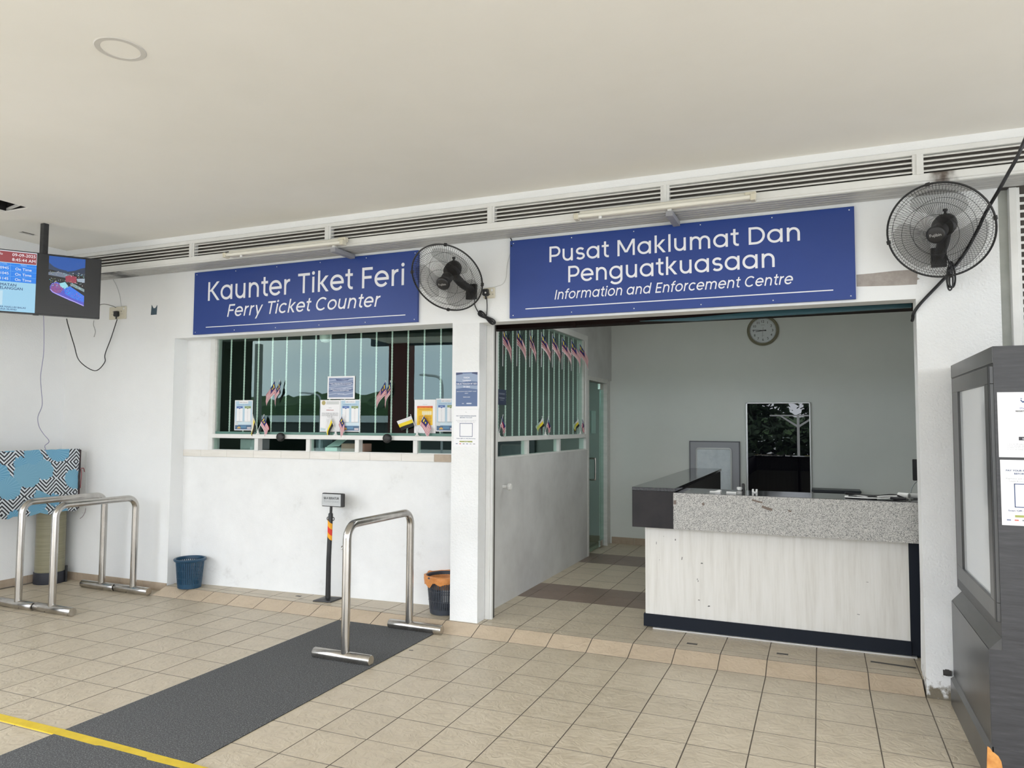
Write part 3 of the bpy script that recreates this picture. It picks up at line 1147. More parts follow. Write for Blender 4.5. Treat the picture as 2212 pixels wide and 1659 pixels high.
GL = {
    'a': (.675, [bowl(), ('L', (.553, 0), (.553, XH))]),
    'b': (.675, [bowl(.36), ('L', (.122, 0), (.122, ASC))]),
    'd': (.675, [bowl(), ('L', (.553, 0), (.553, ASC))]),
    'g': (.675, [bowl(), ('P', [(.553, XH), (.553, .02)] + arc(.315, .0, .238, .185, 0, -150, 12))]),
    'o': (.63, [bowl()]),
    'e': (.63, [('P', arc(.315, .275, .238, .232, 0, 322, 24)), ('L', (.09, .275), (.595, .275))]),
    'c': (.58, [('P', arc(.315, .275, .238, .232, 45, 315, 20))]),
    'n': (.625, [('L', (.122, 0), (.122, XH)), ('P', arc(.312, .30, .19, .204, 180, 0, 14) + [(.502, 0)])]),
    'm': (.965, [('L', (.122, 0), (.122, XH)), ('P', arc(.300, .315, .178, .19, 180, 0, 14) + [(.478, 0)]), ('P', arc(.656, .315, .178, .19, 180, 0, 14) + [(.834, 0)])]),
    'u': (.625, [('P', [(.115, XH)] + arc(.305, .245, .19, .20, 180, 360, 14)), ('L', (.495, 0), (.495, XH))]),
    'r': (.385, [('L', (.122, 0), (.122, XH)), ('P', arc(.312, .30, .19, .204, 180, 83, 9))]),
    't': (.365, [('P', [(.175, .70), (.175, .17)] + arc(.295, .17, .12, .124, 180, 270, 7)[1:] + [(.34, .046)]), ('L', (.03, .504), (.335, .504))]),
    'f': (.345, [('P', [(.15, 0), (.15, .57)] + arc(.275, .57, .125, .13, 180, 90, 7)[1:] + [(.325, .70)]), ('L', (.02, .504), (.32, .504))]),
    'i': (.245, [('L', (.122, 0), (.122, XH)), ('F', arc(.122, .68, .063, .063, 0, 360, 14))]),
    'l': (.245, [('L', (.122, 0), (.122, ASC))]),
    'k': (.565, [('L', (.122, 0), (.122, ASC)), ('D', (.455, XH), (.195, .27)), ('D', (.225, .31), (.475, 0))]),
    's': (.50, [('P', arc(.25, .389, .150, .115, 28, 268, 14) + arc(.25, .160, .160, .114, 90, -152, 14)[1:])]),
    'y': (.575, [('D', (.085, XH), (.295, .03)), ('D', (.495, XH), (.205, -.20))]),
    'K': (.665, [('L', (.125, 0), (.125, CAPH)), ('D', (.565, CAPH), (.20, .34)), ('D', (.245, .40), (.590, 0))]),
    'T': (.575, [('L', (.03, CAPH - .046), (.545, CAPH - .046)), ('L', (.288, 0), (.288, CAPH))]),
    'F': (.545, [('L', (.125, 0), (.125, CAPH)), ('L', (.125, CAPH - .046), (.50, CAPH - .046)), ('L', (.125, .36), (.46, .36))]),
    'E': (.565, [('L', (.125, 0), (.125, CAPH)), ('L', (.125, CAPH - .046), (.51, CAPH - .046)), ('L', (.125, .355), (.475, .355)), ('L', (.125, .046), (.51, .046))]),
    'P': (.615, [('L', (.125, 0), (.125, CAPH)), ('P', [(.125, CAPH - .046), (.35, CAPH - .046)] + arc(.35, .465, .19, .189, 90, -90, 14)[1:] + [(.125, .276)])]),
    'D': (.735, [('L', (.125, 0), (.125, CAPH)), ('P', [(.125, CAPH - .046), (.34, CAPH - .046)] + arc(.34, .35, .30, .304, 90, -90, 18)[1:] + [(.125, .046)])]),
    'M': (.90, [('L', (.125, 0), (.125, CAPH)), ('L', (.775, 0), (.775, CAPH)), ('D', (.135, CAPH), (.445, .14)), ('D', (.765, CAPH), (.455, .14))]),
    'C': (.755, [('P', arc(.40, .35, .312, .309, 45, 315, 24))]),
    'I': (.25, [('L', (.125, 0), (.125, CAPH))]),
    ' ': (.27, []),
}


def stroke_polys(ch):
    """glyph as list of quads / polygons in 2-D"""
    out = []
    h = S_ / 2
    for st in GL[ch][1]:
        k = st[0]
        if k == 'F':
            out.append([Vector(p) for p in st[1][:-1]])
            continue
        if k == 'D':
            a, b_ = Vector(st[1]), Vector(st[2])
            d = (b_ - a)
            w = S_ / abs(d.y / d.length) / 2 * 1.0
            out.append([a + Vector((-w, 0)), a + Vector((w, 0)), b_ + Vector((w, 0)), b_ + Vector((-w, 0))])
            continue
        pts = [Vector(p) for p in (st[1:] if k == 'L' else st[1])]
        closed = k == 'C'
        if closed:
            pts = pts[:-1]
        n = len(pts)
        lo, hi = [], []
        for i in range(n):
            if closed:
                t = (pts[(i + 1) % n] - pts[i - 1]).normalized()
                m = 1.0
            else:
                t1 = (pts[i] - pts[i - 1]).normalized() if i else (pts[1] - pts[0]).normalized()
                t2 = (pts[i + 1] - pts[i]).normalized() if i < n - 1 else t1
                t = (t1 + t2).normalized()
                m = 1 / max(.5, t.dot(t1))
            nn = Vector((-t.y, t.x)) * h * m
            lo.append(pts[i] - nn)
            hi.append(pts[i] + nn)
        for i in range(n if closed else n - 1):
            j = (i + 1) % n
            out.append([lo[i], lo[j], hi[j], hi[i]])
    return out


def sign_text(mb, body, x0, x1, zb, cap, y, shear=0.0):
    """one line of stroke lettering between x0 and x1 with cap height cap, on plane y"""
    adv, segs = 0.0, []
    for ch in body:
        for p in stroke_polys(ch):
            segs.append([Vector((v.x + adv, v.y)) for v in p])
        adv += GL[ch][0]
    xs = [v.x + shear * v.y for p in segs for v in p]
    kx = (x1 - x0) / (max(xs) - min(xs))
    kz = cap / CAPH
    mn = min(xs)
    kk = 0
    for p in segs:
        pts = [(x0 + (v.x + shear * v.y - mn) * kx, y, zb + v.y * kz) for v in p]
        kk = (kk + 1) % 23
        mb.add([(a, y - 0.0008 - 0.00002 * kk, c) for a, _, c in pts], [tuple(range(len(pts)))])


def big_sign(name, label, x0, x1, z0, z1, lines, rule):
    s_ = thing(name, label, 'sign', ((x0 + x1) / 2, YF, z0))
    y0 = YF - 0.026
    q = MB()
    q.box(x0, y0, z0, x1, YF - .002, z1, 0, .0015)
    q.build('board', SIGNB, s_)
    q = MB()
    for ln in lines:
        sign_text(q, ln[0], ln[1], ln[2], ln[3], ln[4], y0, ln[5])
    q.build('lettering', SIGNW, s_)
    q = MB()
    q.box(rule[0], y0 - .0012, rule[2] - .0035, rule[1], y0, rule[2] + .0035)
    q.build('rule_line', SIGNW, s_)
    for k in range(6):
        for zz in (z0 + .022, z1 - .022):
            x = x0 + .03 + (x1 - x0 - .06) * k / 5
            q = MB()
            q.lathe([(0.0001, .003), (.0035, .0025), (.0045, 0)], 8, 0, Matrix.Translation((x, y0, zz)) @ Matrix.Rotation(PI / 2, 4, 'X'))
            q.build('screw', WHITEP, s_)
    return s_


big_sign('ticket_counter_sign', 'blue wall sign reading Kaunter Tiket Feri above the ticket window', -3.05, -0.588, 2.442, 3.04,
         [('Kaunter Tiket Feri', -2.872, -0.717, 2.757, 0.178, 0.0), ('Ferry Ticket Counter', -2.63, -0.947, 2.592, 0.116, 0.21)], (-2.888, -0.704, 2.506))
big_sign('information_centre_sign', 'wider blue wall sign reading Pusat Maklumat Dan Penguatkuasaan above the wide opening', 0.236, 2.677, 2.427, 3.038,
         [('Pusat Maklumat Dan', 0.565, 2.346, 2.842, 0.120, 0.0), ('Penguatkuasaan', 0.716, 2.184, 2.676, 0.124, 0.0),
          ('Information and Enforcement Centre', 0.607, 2.298, 2.552, 0.073, 0.21)], (0.369, 2.543, 2.494))
# bare strip of wall beside the sign and the cable hole
q = MB()
pts = [(2.683, 2.512), (2.80, 2.507), (2.92, 2.503), (3.028, 2.502), (3.03, 2.53), (3.045, 2.536), (3.03, 2.548), (3.034, 2.568), (3.022, 2.598), (2.9, 2.598), (2.78, 2.592), (2.683, 2.590)]
q.prism([(x, YF - .0015, z) for x, z in pts], (0, .002, 0))
tag(q.build('bare_wall_strip', BARE), 'strip of bare grey cement on the wall right of the wide blue sign', 'wall patch')
q = MB()
q.prism([(-3.640, YF - .002, 2.668), (-3.562, YF - .002, 2.668), (-3.556, YF - .002, 2.762), (-3.58, YF - .002, 2.735), (-3.605, YF - .002, 2.732), (-3.632, YF - .002, 2.768)], (0, .003, 0))
tag(q.build('cable_outlet', pm('torn_slate_blue_box', (0.06, 0.10, 0.13), 0.7)), 'torn blue grey cable hole in the white wall left of the sign', 'wall hole')
# ------------------------------------------------------------------ floor mat, tape, scraps
q = MB()
q.box(-1.197, -4.2, 0.0004, -0.299, -0.012, 0.006, 0, .003)
tag(q.build('floor_mat', MATG), 'long dark grey mat strip lying across the beige tiles', 'mat')
q = MB()
pts_u = [(-3.2, -2.35), (-2.2, -2.352), (-1.19, -2.350), (-0.66, -2.362), (-0.56, -2.366), (-0.2, -2.372), (0.6, -2.38), (1.6, -2.39)]
pts_l = [(1.6, -2.44), (0.6, -2.432), (-0.21, -2.424), (-0.52, -2.424), (-0.535, -2.412), (-0.86, -2.408), (-0.88, -2.416), (-1.2, -2.408), (-2.2, -2.405), (-3.2, -2.40)]
tp = []
for x, y in pts_u:
    tp.append((x, y, 0.0065 if -1.21 < x < -0.29 else 0.0065))
for x, y in pts_l:
    tp.append((x, y, 0.0065))
q.add(tp, [tuple(range(len(tp)))])
q.add([(x, y, z - .006) for x, y, z in tp], [tuple(range(len(tp) - 1, -1, -1))])
nq = len(tp)
q.add(tp + [(x, y, z - .006) for x, y, z in tp], [(i, (i + 1) % nq, nq + (i + 1) % nq, nq + i) for i in range(nq)])
tag(q.build('floor_tape', YTAPE), 'yellow tape line stuck across the grey mat and tiles', 'tape')
SCR = flat((0.09, 0.085, 0.08), 0.7)
for (x, y, w, d, a, lab) in ((-1.882, 0.335, .055, .030, .1, 'black tape scrap on the floor left of the queue sign'),
                             (1.587, 0.321, .075, .034, 0, 'black tape scrap on the floor below the middle of the white counter'),
                             (2.187, 0.336, .075, .034, 0, 'black tape scrap on the floor below the right half of the counter'),
                             (2.86, 0.392, .27, .030, -.1, 'long dark tape strip on the floor beside the white column'),
                             (-0.249, -0.452, .030, .012, .3, 'small dark leaf fleck on the tiles beside the grey mat')):
    z = ZI + .0006 if y > 0 else 0.0006
    q = MB()
    ca, sa = math.cos(a), math.sin(a)
    jag = [(-.5, -.5), (0, -.44), (.5, -.5), (.46, 0), (.5, .5), (.1, .46), (-.5, .5), (-.48, .1)]
    q.prism([(x + ca * u * w - sa * v * d, y + sa * u * w + ca * v * d, z) for u, v in jag], (0, 0, .001))
    tag(q.build('leaf_fleck' if 'leaf' in lab else 'tape_scrap', SCR), lab, 'scrap')

# ------------------------------------------------------------------ stainless queue rails
def rail(label, x, yf, yb, foot_f, foot_b, h, group):
    t = thing('queue_rail', label, 'railing', (x, (yf + yb) / 2, 0), group=group)
    r, R = 0.029, 0.095
    P_ = [(x, yf, 0.06)]
    P_.append((x, yf, h - R))
    P_ += [(x, yf + R - R * math.cos(a), h - R + R * math.sin(a)) for a in [PI / 2 * k / 8 for k in range(1, 9)]]
    P_ += [(x, yb - R + R * math.sin(a), h - R + R * math.cos(a)) for a in [PI / 2 * k / 8 for k in range(0, 9)]]
    P_.append((x, yb, 0.06))
    q = MB()
    q.tube(P_, r, 20, 0, False)
    q.build('bent_tube', STEEL, t)
    for (y, (xa, xb)) in ((yf, foot_f), (yb, foot_b)):
        q = MB()
        q.tube([(xa, y, 0.036), (xa + .004, y, 0.036), (xb - .004, y, 0.036), (xb, y, 0.036)], [.033, .036, .036, .033], 20)
        q.build('foot_tube', STEEL, t)
    q = MB()
    rr = [(x - .031 - .011 * math.sin(a), yf - .004, h - .155 + .012 * math.cos(a)) for a in [2 * PI * k / 12 for k in range(12)]]
    q.tube(rr, 0.0035, 6, 0, closed=True)
    q.build('chain_ring', STEEL, t)
    return t


rail('stainless hoop queue rail standing on the grey mat', -0.522, -0.855, -0.025, (-0.775, -0.315), (-0.700, -0.232), 0.915, None)
rail('stainless hoop queue rail nearest the left wall, behind its twin', -3.935, -0.815, -0.022, (-4.185, -3.735), (-4.20, -3.757), 0.905, 'pair of rails by the left wall')
rail('stainless hoop queue rail of the left pair, nearer the blue bin', -3.525, -0.80, -0.015, (-3.728, -3.270), (-3.750, -3.320), 0.895, 'pair of rails by the left wall')

# ------------------------------------------------------------------ queue sign
X0, Y0 = -1.555, 0.325
t = thing('queue_sign_stand', 'black queue post with a small sign reading Sila Beratur', 'sign stand', (X0, Y0, ZI))
q = MB()
q.lathe([(0.0001, ZI), (.108, ZI), (.112, ZI + .004), (.108, ZI + .012), (.03, ZI + .020), (.0001, ZI + .020)], 4, 0,
        Matrix.Translation((X0, Y0, 0)) @ Matrix.Rotation(PI / 4 + .08, 4, 'Z') @ Matrix.Scale(1.18, 4, (1, 0, 0)), False)
q.build('base', BLACKP, t)
q = MB()
q.tube([(X0, Y0, ZI + .018), (X0, Y0, 0.40), (X0 + .012, Y0, 0.805), (X0 + .012, Y0, .815)], [.023, .021, .0205, .017], 16)
q.build('post', BLACKP, t)
q = MB()
q.cyl((X0 + .013, Y0, .81), (X0 + .016, Y0, .885), .012, 12)
q.build('neck', BLACKP, t)
for k, (z0, z1, c) in enumerate(((.693, .745, (0.85, 0.38, 0.01)), (.640, .693, (0.72, 0.035, 0.02)), (.598, .640, (0.85, 0.38, 0.01)))):
    q = MB()
    vv, ff = [], []
    for j in range(13):
        a = PI + PI * j / 12
        for zz in (z0, z1):
            vv.append((X0 + .0095 + .0225 * math.cos(a), Y0 + .0225 * math.sin(a), zz - .022 * math.cos(a)))
    for j in range(12):
        ff.append((2 * j, 2 * j + 2, 2 * j + 3, 2 * j + 1))
    q.add(vv, ff)
    q.build('stripe', flat(c, .4), t)
for sx in (-1, 1):
    q = MB()
    q.tube([(X0 + .012 + sx * (.028 + .010 * math.cos(a)), Y0, .765 + .014 * math.sin(a)) for a in [2 * PI * k / 12 for k in range(12)]], .0035, 6, closed=True)
    q.build('hook', BLACKP, t)
q = MB()
q.box(-1.630, Y0 - .018, .872, -1.405, Y0 + .02, .990, 0, .006)
q.build('sign_box', BLACKP, t)
sh_ = Sheet((-1.623, Y0 - .0185, .879), (1, 0, 0), (0, 0, 1))
sh_.rect(0, 0, .197, .104, flat((0.50, 0.52, 0.53), .3))
sh_.text('SILA BERATUR', .0985, .058, .029, flat((0.05, 0.05, 0.05)), align='C', width=.165, bold=.02)
sh_.build(t, 'sign_face', 'lettering', False)
sh_ = Sheet((-1.623, Y0 - .0185, .879), (1, 0, 0), (0, 0, 1))
sh_.text('PLEASE QUEUE', .0985, .030, .026, flat((0.40, 0.42, 0.43)), align='C', width=.160)
sh_.build(t, 'sign_face', 'faded_lettering', False)

# ------------------------------------------------------------------ waste baskets
def basket(name, label, x, y, mat, rt, rb, h, liner=None, nslot=44):
    t = thing(name, label, 'waste basket', (x, y, ZI))
    T = Matrix.Translation((x, y, ZI))
    q = MB()
    q.lathe([(rb - .006, .0), (rb, .004), (rb + (rt - rb) * .14, .042), (rb + (rt - rb) * .14 - .004, .044), (rb - .008, .006), (.0001, .006)], 36, 0, T)
    q.build('base', mat, t)
    q = MB()
    for k in range(nslot):
        a = 2 * PI * k / nslot
        ca, sa = math.cos(a), math.sin(a)
        w = PI * (rt + rb) / 2 / nslot * 1.30
        vv = []
        for z, r in ((.040, rb + (rt - rb) * .14), (h - .02, rt - .004)):
            for dr in (0, -.003):
                for s_ in (-1, 1):
                    vv.append((x + (r + dr) * ca - s_ * w / 2 * sa, y + (r + dr) * sa + s_ * w / 2 * ca, ZI + z))
        q.add(vv, [(0, 1, 5, 4), (2, 6, 7, 3), (0, 4, 6, 2), (1, 3, 7, 5)])
    q.build('rib_wall', mat, t)
    q = MB()
    for z in (h * .36, h * .62):
        r = rb + (rt - rb) * (.14 + .86 * z / h) - .004
        q.tube([(x + r * math.cos(2 * PI * k / 32), y + r * math.sin(2 * PI * k / 32), ZI + z) for k in range(32)], .003, 6, closed=True)
    q.build('hoop', mat, t)
    q = MB()
    q.lathe([(rt - .006, h - .028), (rt + .010, h - .022), (rt + .016, h - .008), (rt + .012, h), (rt + .002, h + .003), (rt - .006, h - .003), (rt - .008, h - .026)], 40, 0, T)
    q.build('rim', mat, t)
    if liner:
        q = MB()
        n = 48
        vv, ff = [], []
        rows = [(rt - .03, h - .10, 0), (rt - .010, h - .03, 0), (rt + .004, h + .008, 0), (rt + .019, h + .004, 1), (rt + .020, h - .018, 1), (rt + .014, h - .030, 2)]
        for r, z, w_ in rows:
            for k in range(n):
                a = 2 * PI * k / n
                wob = .006 * math.sin(7 * a) + .005 * math.sin(11 * a + 1)
                dz = wob * w_ - (.022 * (1 + math.sin(a - 1.8)) if w_ == 2 else 0)
                rr = r + (wob * .6 if w_ else 0)
                vv.append((x + rr * math.cos(a), y + rr * math.sin(a), ZI + z + dz))
        for i in range(len(rows) - 1):
            for k in range(n):
                k2 = (k + 1) % n
                ff.append((i * n + k, i * n + k2, (i + 1) * n + k2, (i + 1) * n + k))
        q.add(vv, ff, 0, True)
        q.build('bin_liner', liner, t)
    return t


basket('waste_basket', 'dark teal blue slatted plastic waste basket at the left end of the ticket wall', -3.052, 0.205, BLUEP, .130, .104, .272)
basket('waste_basket', 'dark grey plastic waste basket with an orange liner behind the pillar', -0.425, 0.375, NAVYP, .153, .120, .305, ORANGE, 52)

# ------------------------------------------------------------------ information counter
ct = thing('information_counter', 'L shaped counter with speckled granite fascia and pale wood front panel', 'counter', (2.1, 0.8, ZI))
q = MB()
q.box(1.188, 0.62, ZI + .095, 2.985, 0.66, 0.86)
q.build('front_panel', LAM, ct)
q = MB()
q.box(1.176, 0.605, ZI + .012, 2.99, 0.66, ZI + .105, 0, .002)
q.build('kick_board', KICK, ct)
q = MB()
q.box(2.985, 0.625, ZI, 3.06, 0.70, 0.84)
q.build('end_strip', KICK, ct)
q = MB()
q.box(1.25, 0.585, ZI + .0005, 3.02, 0.622, ZI + .012, 0, .002)
q.build('threshold_strip', pm('bright_aluminium', (0.80, 0.80, 0.80), .3, .7), ct)
q = MB()
q.box(1.436, 0.452, 0.838, 3.12, 0.62, 1.104)
q.build('granite_fascia', GRAN, ct)
q = MB()
q.box(1.437, 0.454, 1.1042, 3.12, 0.89, 1.107)
q.box(1.437, 0.62, 1.085, 3.12, 0.89, 1.1042)
q.build('low_worktop', BLACKG, ct)
q = MB()
q.box(1.128, 0.448, 0.838, 1.436, 0.66, 1.112, 0, .002)
q.build('black_end_box', BLACKB, ct)
q = MB()
q.box(1.205, 0.66, ZI, 1.25, 3.12, 1.0)
q.build('return_panel', LAM, ct)
q = MB()
q.box(1.128, 0.66, 0.86, 1.44, 3.20, 1.112)
q.build('return_apron', BLACKB, ct)
q = MB()
q.box(1.128, 0.448, 1.112, 1.450, 3.21, 1.137, 0, .0015)
q.build('return_worktop', BLACKG, ct)
for x in (1.255, 2.1, 2.98):
    q = MB()
    q.box(x, 0.66, ZI, x + .03, 0.86, 1.085)
    q.build('support_board', BLACKB, ct)
q = MB()
for (px_, py_, w, h, a) in ((1636, 1083, .075, .014, -.25), (1657, 1098, .075, .020, -.3), (1706, 1104, .022, .012, -.3), (1519, 1089, .016, .022, .5), (1458, 1085, .02, .035, 0)):
    p = at(px_, py_, 'y', 0.4515)
    ca, sa = math.cos(a), math.sin(a)
    q.prism([(p.x + ca * u * w - sa * v * h, .4515, p.z + sa * u * w + ca * v * h) for u, v in ((-.5, -.4), (.1, -.5), (.5, -.3), (.45, .5), (-.1, .4), (-.5, .45))], (0, .001, 0))
q.build('chipped_spots', flat((0.17, 0.135, 0.115), .8), ct, kind='stuff')
q = MB()
for (px_, py_, w, h) in ((1418, 1172, .010, .03), (1434, 1159, .008, .012), (1459, 1166, .010, .03), (1425, 1210, .008, .01), (1472, 1206, .015, .03), (1513, 1217, .035, .012), (1507, 1253, .012, .03), (1511, 1297, .028, .012), (1533, 1310, .035, .014), (1854, 1327, .02, .01), (1875, 1257, .03, .006)):
    p = at(px_, py_, 'y', 0.6195)
    for s_ in range(2):
        dx, dz = random.uniform(-.3, .3) * w, random.uniform(-.3, .3) * h
        q.prism([(p.x + dx + u * w * .5, .6195, p.z + dz + v * h * .5) for u, v in ((-.5, -.3), (0, -.5), (.5, -.2), (.4, .4), (-.2, .5))], (0, .0008, 0))
q.build('scuff_marks', flat((0.22, 0.215, 0.20), .8), ct, kind='stuff')

# on the counter
def clip(name, label, x, y, z, a, kind=0):
    t = thing(name, label, 'clip', (x, y, z))
    q = MB()
    ca, sa = math.cos(a), math.sin(a)
    R_ = lambda u, v, w: (x + ca * u - sa * v, y + sa * u + ca * v, z + w)
    if kind == 0:
        q.prism([R_(-.045, -.010, 0), R_(.035, -.012, 0), R_(.04, .010, 0), R_(-.04, .012, 0)], (0, 0, .008))
        q.build('lower_jaw', WHITEP, t)
        q = MB()
        q.prism([R_(-.01, -.008, .008), R_(.025, -.008, .020), R_(.042, -.008, .014), R_(.03, -.008, .008)], (0, .016, 0))
        q.build('upper_jaw', WHITEP, t)
    elif kind == 1:
        q.prism([R_(-.035, -.010, 0), R_(.035, -.010, 0), R_(.035, .010, 0), R_(-.035, .010, 0)], (0, 0, .010))
        q.build('body', WHITEP, t)
    else:
        for s_ in (-1, 1):
            q = MB()
            q.box(x + s_ * .013 - .007, y - .008, z, x + s_ * .013 + .007, y + .008, z + .026, 0, .002)
            q.build('prong', WHITEP, t)
        q = MB()
        q.box(x - .019, y - .007, z, x + .019, y + .007, z + .007)
        q.build('bridge', WHITEP, t)
    return t


ZW = 1.1075
clip('white_clip', 'white plastic clip with an open jaw, leftmost item on the granite counter', 1.726, 0.60, ZW, -.05, 0)
clip('white_clip', 'flat white plastic clip on the granite counter beside the open clip', 1.838, 0.585, ZW, -.02, 1)
clip('white_clip', 'two pronged white plastic clip below the tall black panel', 1.993, 0.70, ZW, 0, 2)
t = thing('glue_bottle', 'small white cap of a bottle behind the counter edge', 'bottle', (1.868, 0.875, ZW))
q = MB()
q.lathe([(.0001, 0), (.016, 0), (.020, .005), (.021, .016), (.019, .024), (.0001, .024)], 18, 0, Matrix.Translation((1.868, 0.86, ZW)))
q.build('bottle_body', WHITEP, t)
q = MB()
q.lathe([(.0001, .0), (.012, .0), (.011, .045), (.008, .052), (.0001, .053)], 12, 0, Matrix.Translation((1.895, 0.872, ZW)))
q.build('nozzle', DARKG, t)
t = thing('cable_bundle', 'black and white cables bundled on the right end of the counter', 'cables', (2.77, .56, ZW))
q = MB()
q.tube(smooth_path([(2.62, .60, ZW + .012), (2.60, .56, ZW + .008), (2.66, .535, ZW + .008), (2.76, .53, ZW + .008), (2.86, .545, ZW + .012), (2.91, .56, ZW + .02), (2.94, .57, ZW + .012)], 5), .0042, 8)
q.tube(smooth_path([(2.60, .57, ZW + .012), (2.68, .55, ZW + .018), (2.76, .55, ZW + .014), (2.84, .56, ZW + .022), (2.92, .55, ZW + .028)], 5), .004, 8)
q.build('white_cable', WHITEP, t, label='white cable of the bundle')
q = MB()
q.tube(smooth_path([(2.60, .60, ZW + .008), (2.70, .61, ZW + .016), (2.80, .60, ZW + .018), (2.90, .58, ZW + .030), (2.96, .57, ZW + .012)], 5), .008, 8)
q.tube(smooth_path([(2.60, .60, ZW + .03), (2.68, .62, ZW + .02), (2.78, .58, ZW + .012), (2.88, .60, ZW + .012), (2.95, .55, ZW + .012)], 5), .008, 8)
q.tube(smooth_path([(2.88, .55, ZW + .012), (2.93, .53, ZW + .012), (2.97, .52, ZW + .012)], 4), .010, 8)
q.box(2.62, .545, ZW, 2.80, .60, ZW + .020, 0, .004)
q.build('black_cable', BLACKC, t, label='black cables and block of the bundle')
t = thing('tube_scanner', 'white tube shaped scanner on the counter against the column', 'scanner', (2.99, .66, ZW))
q = MB()
q.tube([(2.94, .68, ZW + .022), (3.00, .64, ZW + .022)], .021, 16)
q.build('tube_body', WHITEP, t)
q = MB()
q.cyl((2.999, .6405, ZW + .022), (3.001, .639, ZW + .022), .013, 16)
q.build('lens_ring', flat((.35, .36, .36)), t)
q = MB()
q.tube([(3.01, .70, ZW + .020), (3.10, .72, ZW + .020)], .018, 14)
q.build('arm', WHITEP, t)
q = MB()
q.box(2.90, .60, ZW, 2.945, .625, ZW + .008, 0, .002)
q.build('small_tab', WHITEP, t)

# ------------------------------------------------------------------ things at the back of the room
YB = 4.39
t = thing('wall_clock', 'round wall clock with a greenish gold rim on the back wall', 'clock', (1.819, YB, 2.776))
T = Matrix.Translation((1.819, YB - .002, 2.776)) @ Matrix.Rotation(PI / 2, 4, 'X')
q = MB()
q.lathe([(.183, 0), (.188, .010), (.184, .024), (.176, .030), (.168, .026), (.163, .034), (.156, .034), (.152, .022)], 48, 0, T)
q.build('rim', noise_mat('dull_olive_gold', [(0.3, (0.20, 0.19, 0.13)), (0.7, (0.27, 0.255, 0.18))], scale=8, rough=0.35), t)
q = MB()
q.lathe([(.155, .010), (.0001, .010)], 40, 0, T)
q.build('dial', flat((0.66, 0.70, 0.72)), t)
dk = flat((0.035, 0.035, 0.04))
sh_ = Sheet((1.819, YB - .0125, 2.776), (1, 0, 0), (0, 0, 1))
for h_ in range(1, 13):
    a = PI / 2 - h_ * PI / 6
    sh_.text(str(h_), .112 * math.cos(a), .112 * math.sin(a) - .014, .042, dk, layer=1, align='C', bold=.012)
for k in range(60):
    a = 2 * PI * k / 60
    c_, s_ = math.cos(a), math.sin(a)
    w = .0012 if k % 5 else .002
    sh_.poly([(.142 * c_ - w * s_, .142 * s_ + w * c_), (.142 * c_ + w * s_, .142 * s_ - w * c_), (.149 * c_ + w * s_, .149 * s_ - w * c_), (.149 * c_ - w * s_, .149 * s_ + w * c_)], dk, 1)
sh_.rect(-.022, .067, .022, .071, flat((.3, .31, .32)), 1)
sh_.rect(-.018, -.062, .018, -.0595, flat((.3, .31, .32)), 1)
sh_.build(t, 'minute_marks', 'numerals', False)


def hand(nm, ang, L_, tail, w, lay):
    s2 = Sheet((1.819, YB - .0125, 2.776), (1, 0, 0), (0, 0, 1))
    c_, s_ = math.cos(ang), math.sin(ang)
    f = lambda r, o: (r * c_ - o * s_, r * s_ + o * c_)
    s2.poly([f(-tail, -w * 1.6), f(L_, -w), f(L_, w), f(-tail, w * 1.6)], dk, lay)
    s2.build(t, nm, nm, False)


hand('hour_hand', math.radians(187), .085, .038, .0032, 5)
hand('minute_hand', math.radians(175), .115, .040, .0026, 8)
hand('second_hand', math.radians(266), .085, .040, .0009, 11)

t = thing('framed_display', 'tall glossy black framed display panel leaning on the back wall', 'display', (1.975, YB, 0.6))
q = MB()
q.box(1.628, YB - .030, 0.30, 2.328, YB - .002, 1.880)
q.build('black_glass', pm('glossy_black_glass', (0.004, 0.004, 0.007), 0.0, spec=0.9), t)
q = MB()
q.box(1.606, YB - .04, 0.30, 1.628, YB - .001, 1.890, 0, .003)
q.box(2.328, YB - .04, 0.30, 2.345, YB - .001, 1.890, 0, .003)
q.box(1.606, YB - .04, 1.876, 2.345, YB - .001, 1.892, 0, .003)
q.build('metal_frame', pm('satin_silver', (0.62, 0.63, 0.64), .35, .6), t)
t = thing('picture_frame', 'grey panel with a dark edge leaning behind the whiteboard', 'board', (1.226, YB, .5))
q = MB()
q.box(0.930, YB - .030, 0.28, 1.522, YB - .004, 1.402)
q.build('panel', flat((0.33, 0.335, 0.37), .4), t)
q = MB()
for (x0, x1, z0, z1) in ((.920, .932, .28, 1.41), (1.520, 1.532, .28, 1.41), (.920, 1.532, 1.40, 1.412)):
    q.box(x0, YB - .034, z0, x1, YB - .003, z1)
q.build('edge_trim', flat((0.10, 0.10, 0.12), .4), t)
t = thing('whiteboard', 'small scratched whiteboard with rounded silver frame in front of the grey panel', 'whiteboard', (1.216, YB - .05, .5))
q = MB()
q.box(1.018, YB - .052, 0.52, 1.420, YB - .038, 1.312)
q.build('writing_surface', noise_mat('scratched_whiteboard', [(0.3, (0.50, 0.56, 0.61)), (0.52, (0.60, 0.66, 0.71)), (0.7, (0.66, 0.71, 0.75))], scale=9, detail=9, rough=0.3), t)
q = MB()
fr_ = []
x0, x1, z0, z1, rr_ = 1.010, 1.428, .50, 1.320, .03
for cx_, cz_, a0 in ((x1 - rr_, z1 - rr_, 0), (x0 + rr_, z1 - rr_, 90), (x0 + rr_, z0 + rr_, 180), (x1 - rr_, z0 + rr_, 270)):
    fr_ += [(cx_ + rr_ * math.cos(math.radians(a0 + 18 * k)), YB - .047, cz_ + rr_ * math.sin(math.radians(a0 + 18 * k))) for k in range(6)]
q.tube(fr_, .012, 8, closed=True)
q.build('frame', pm('pale_silver', (0.70, 0.72, 0.74), .35, .3), t)
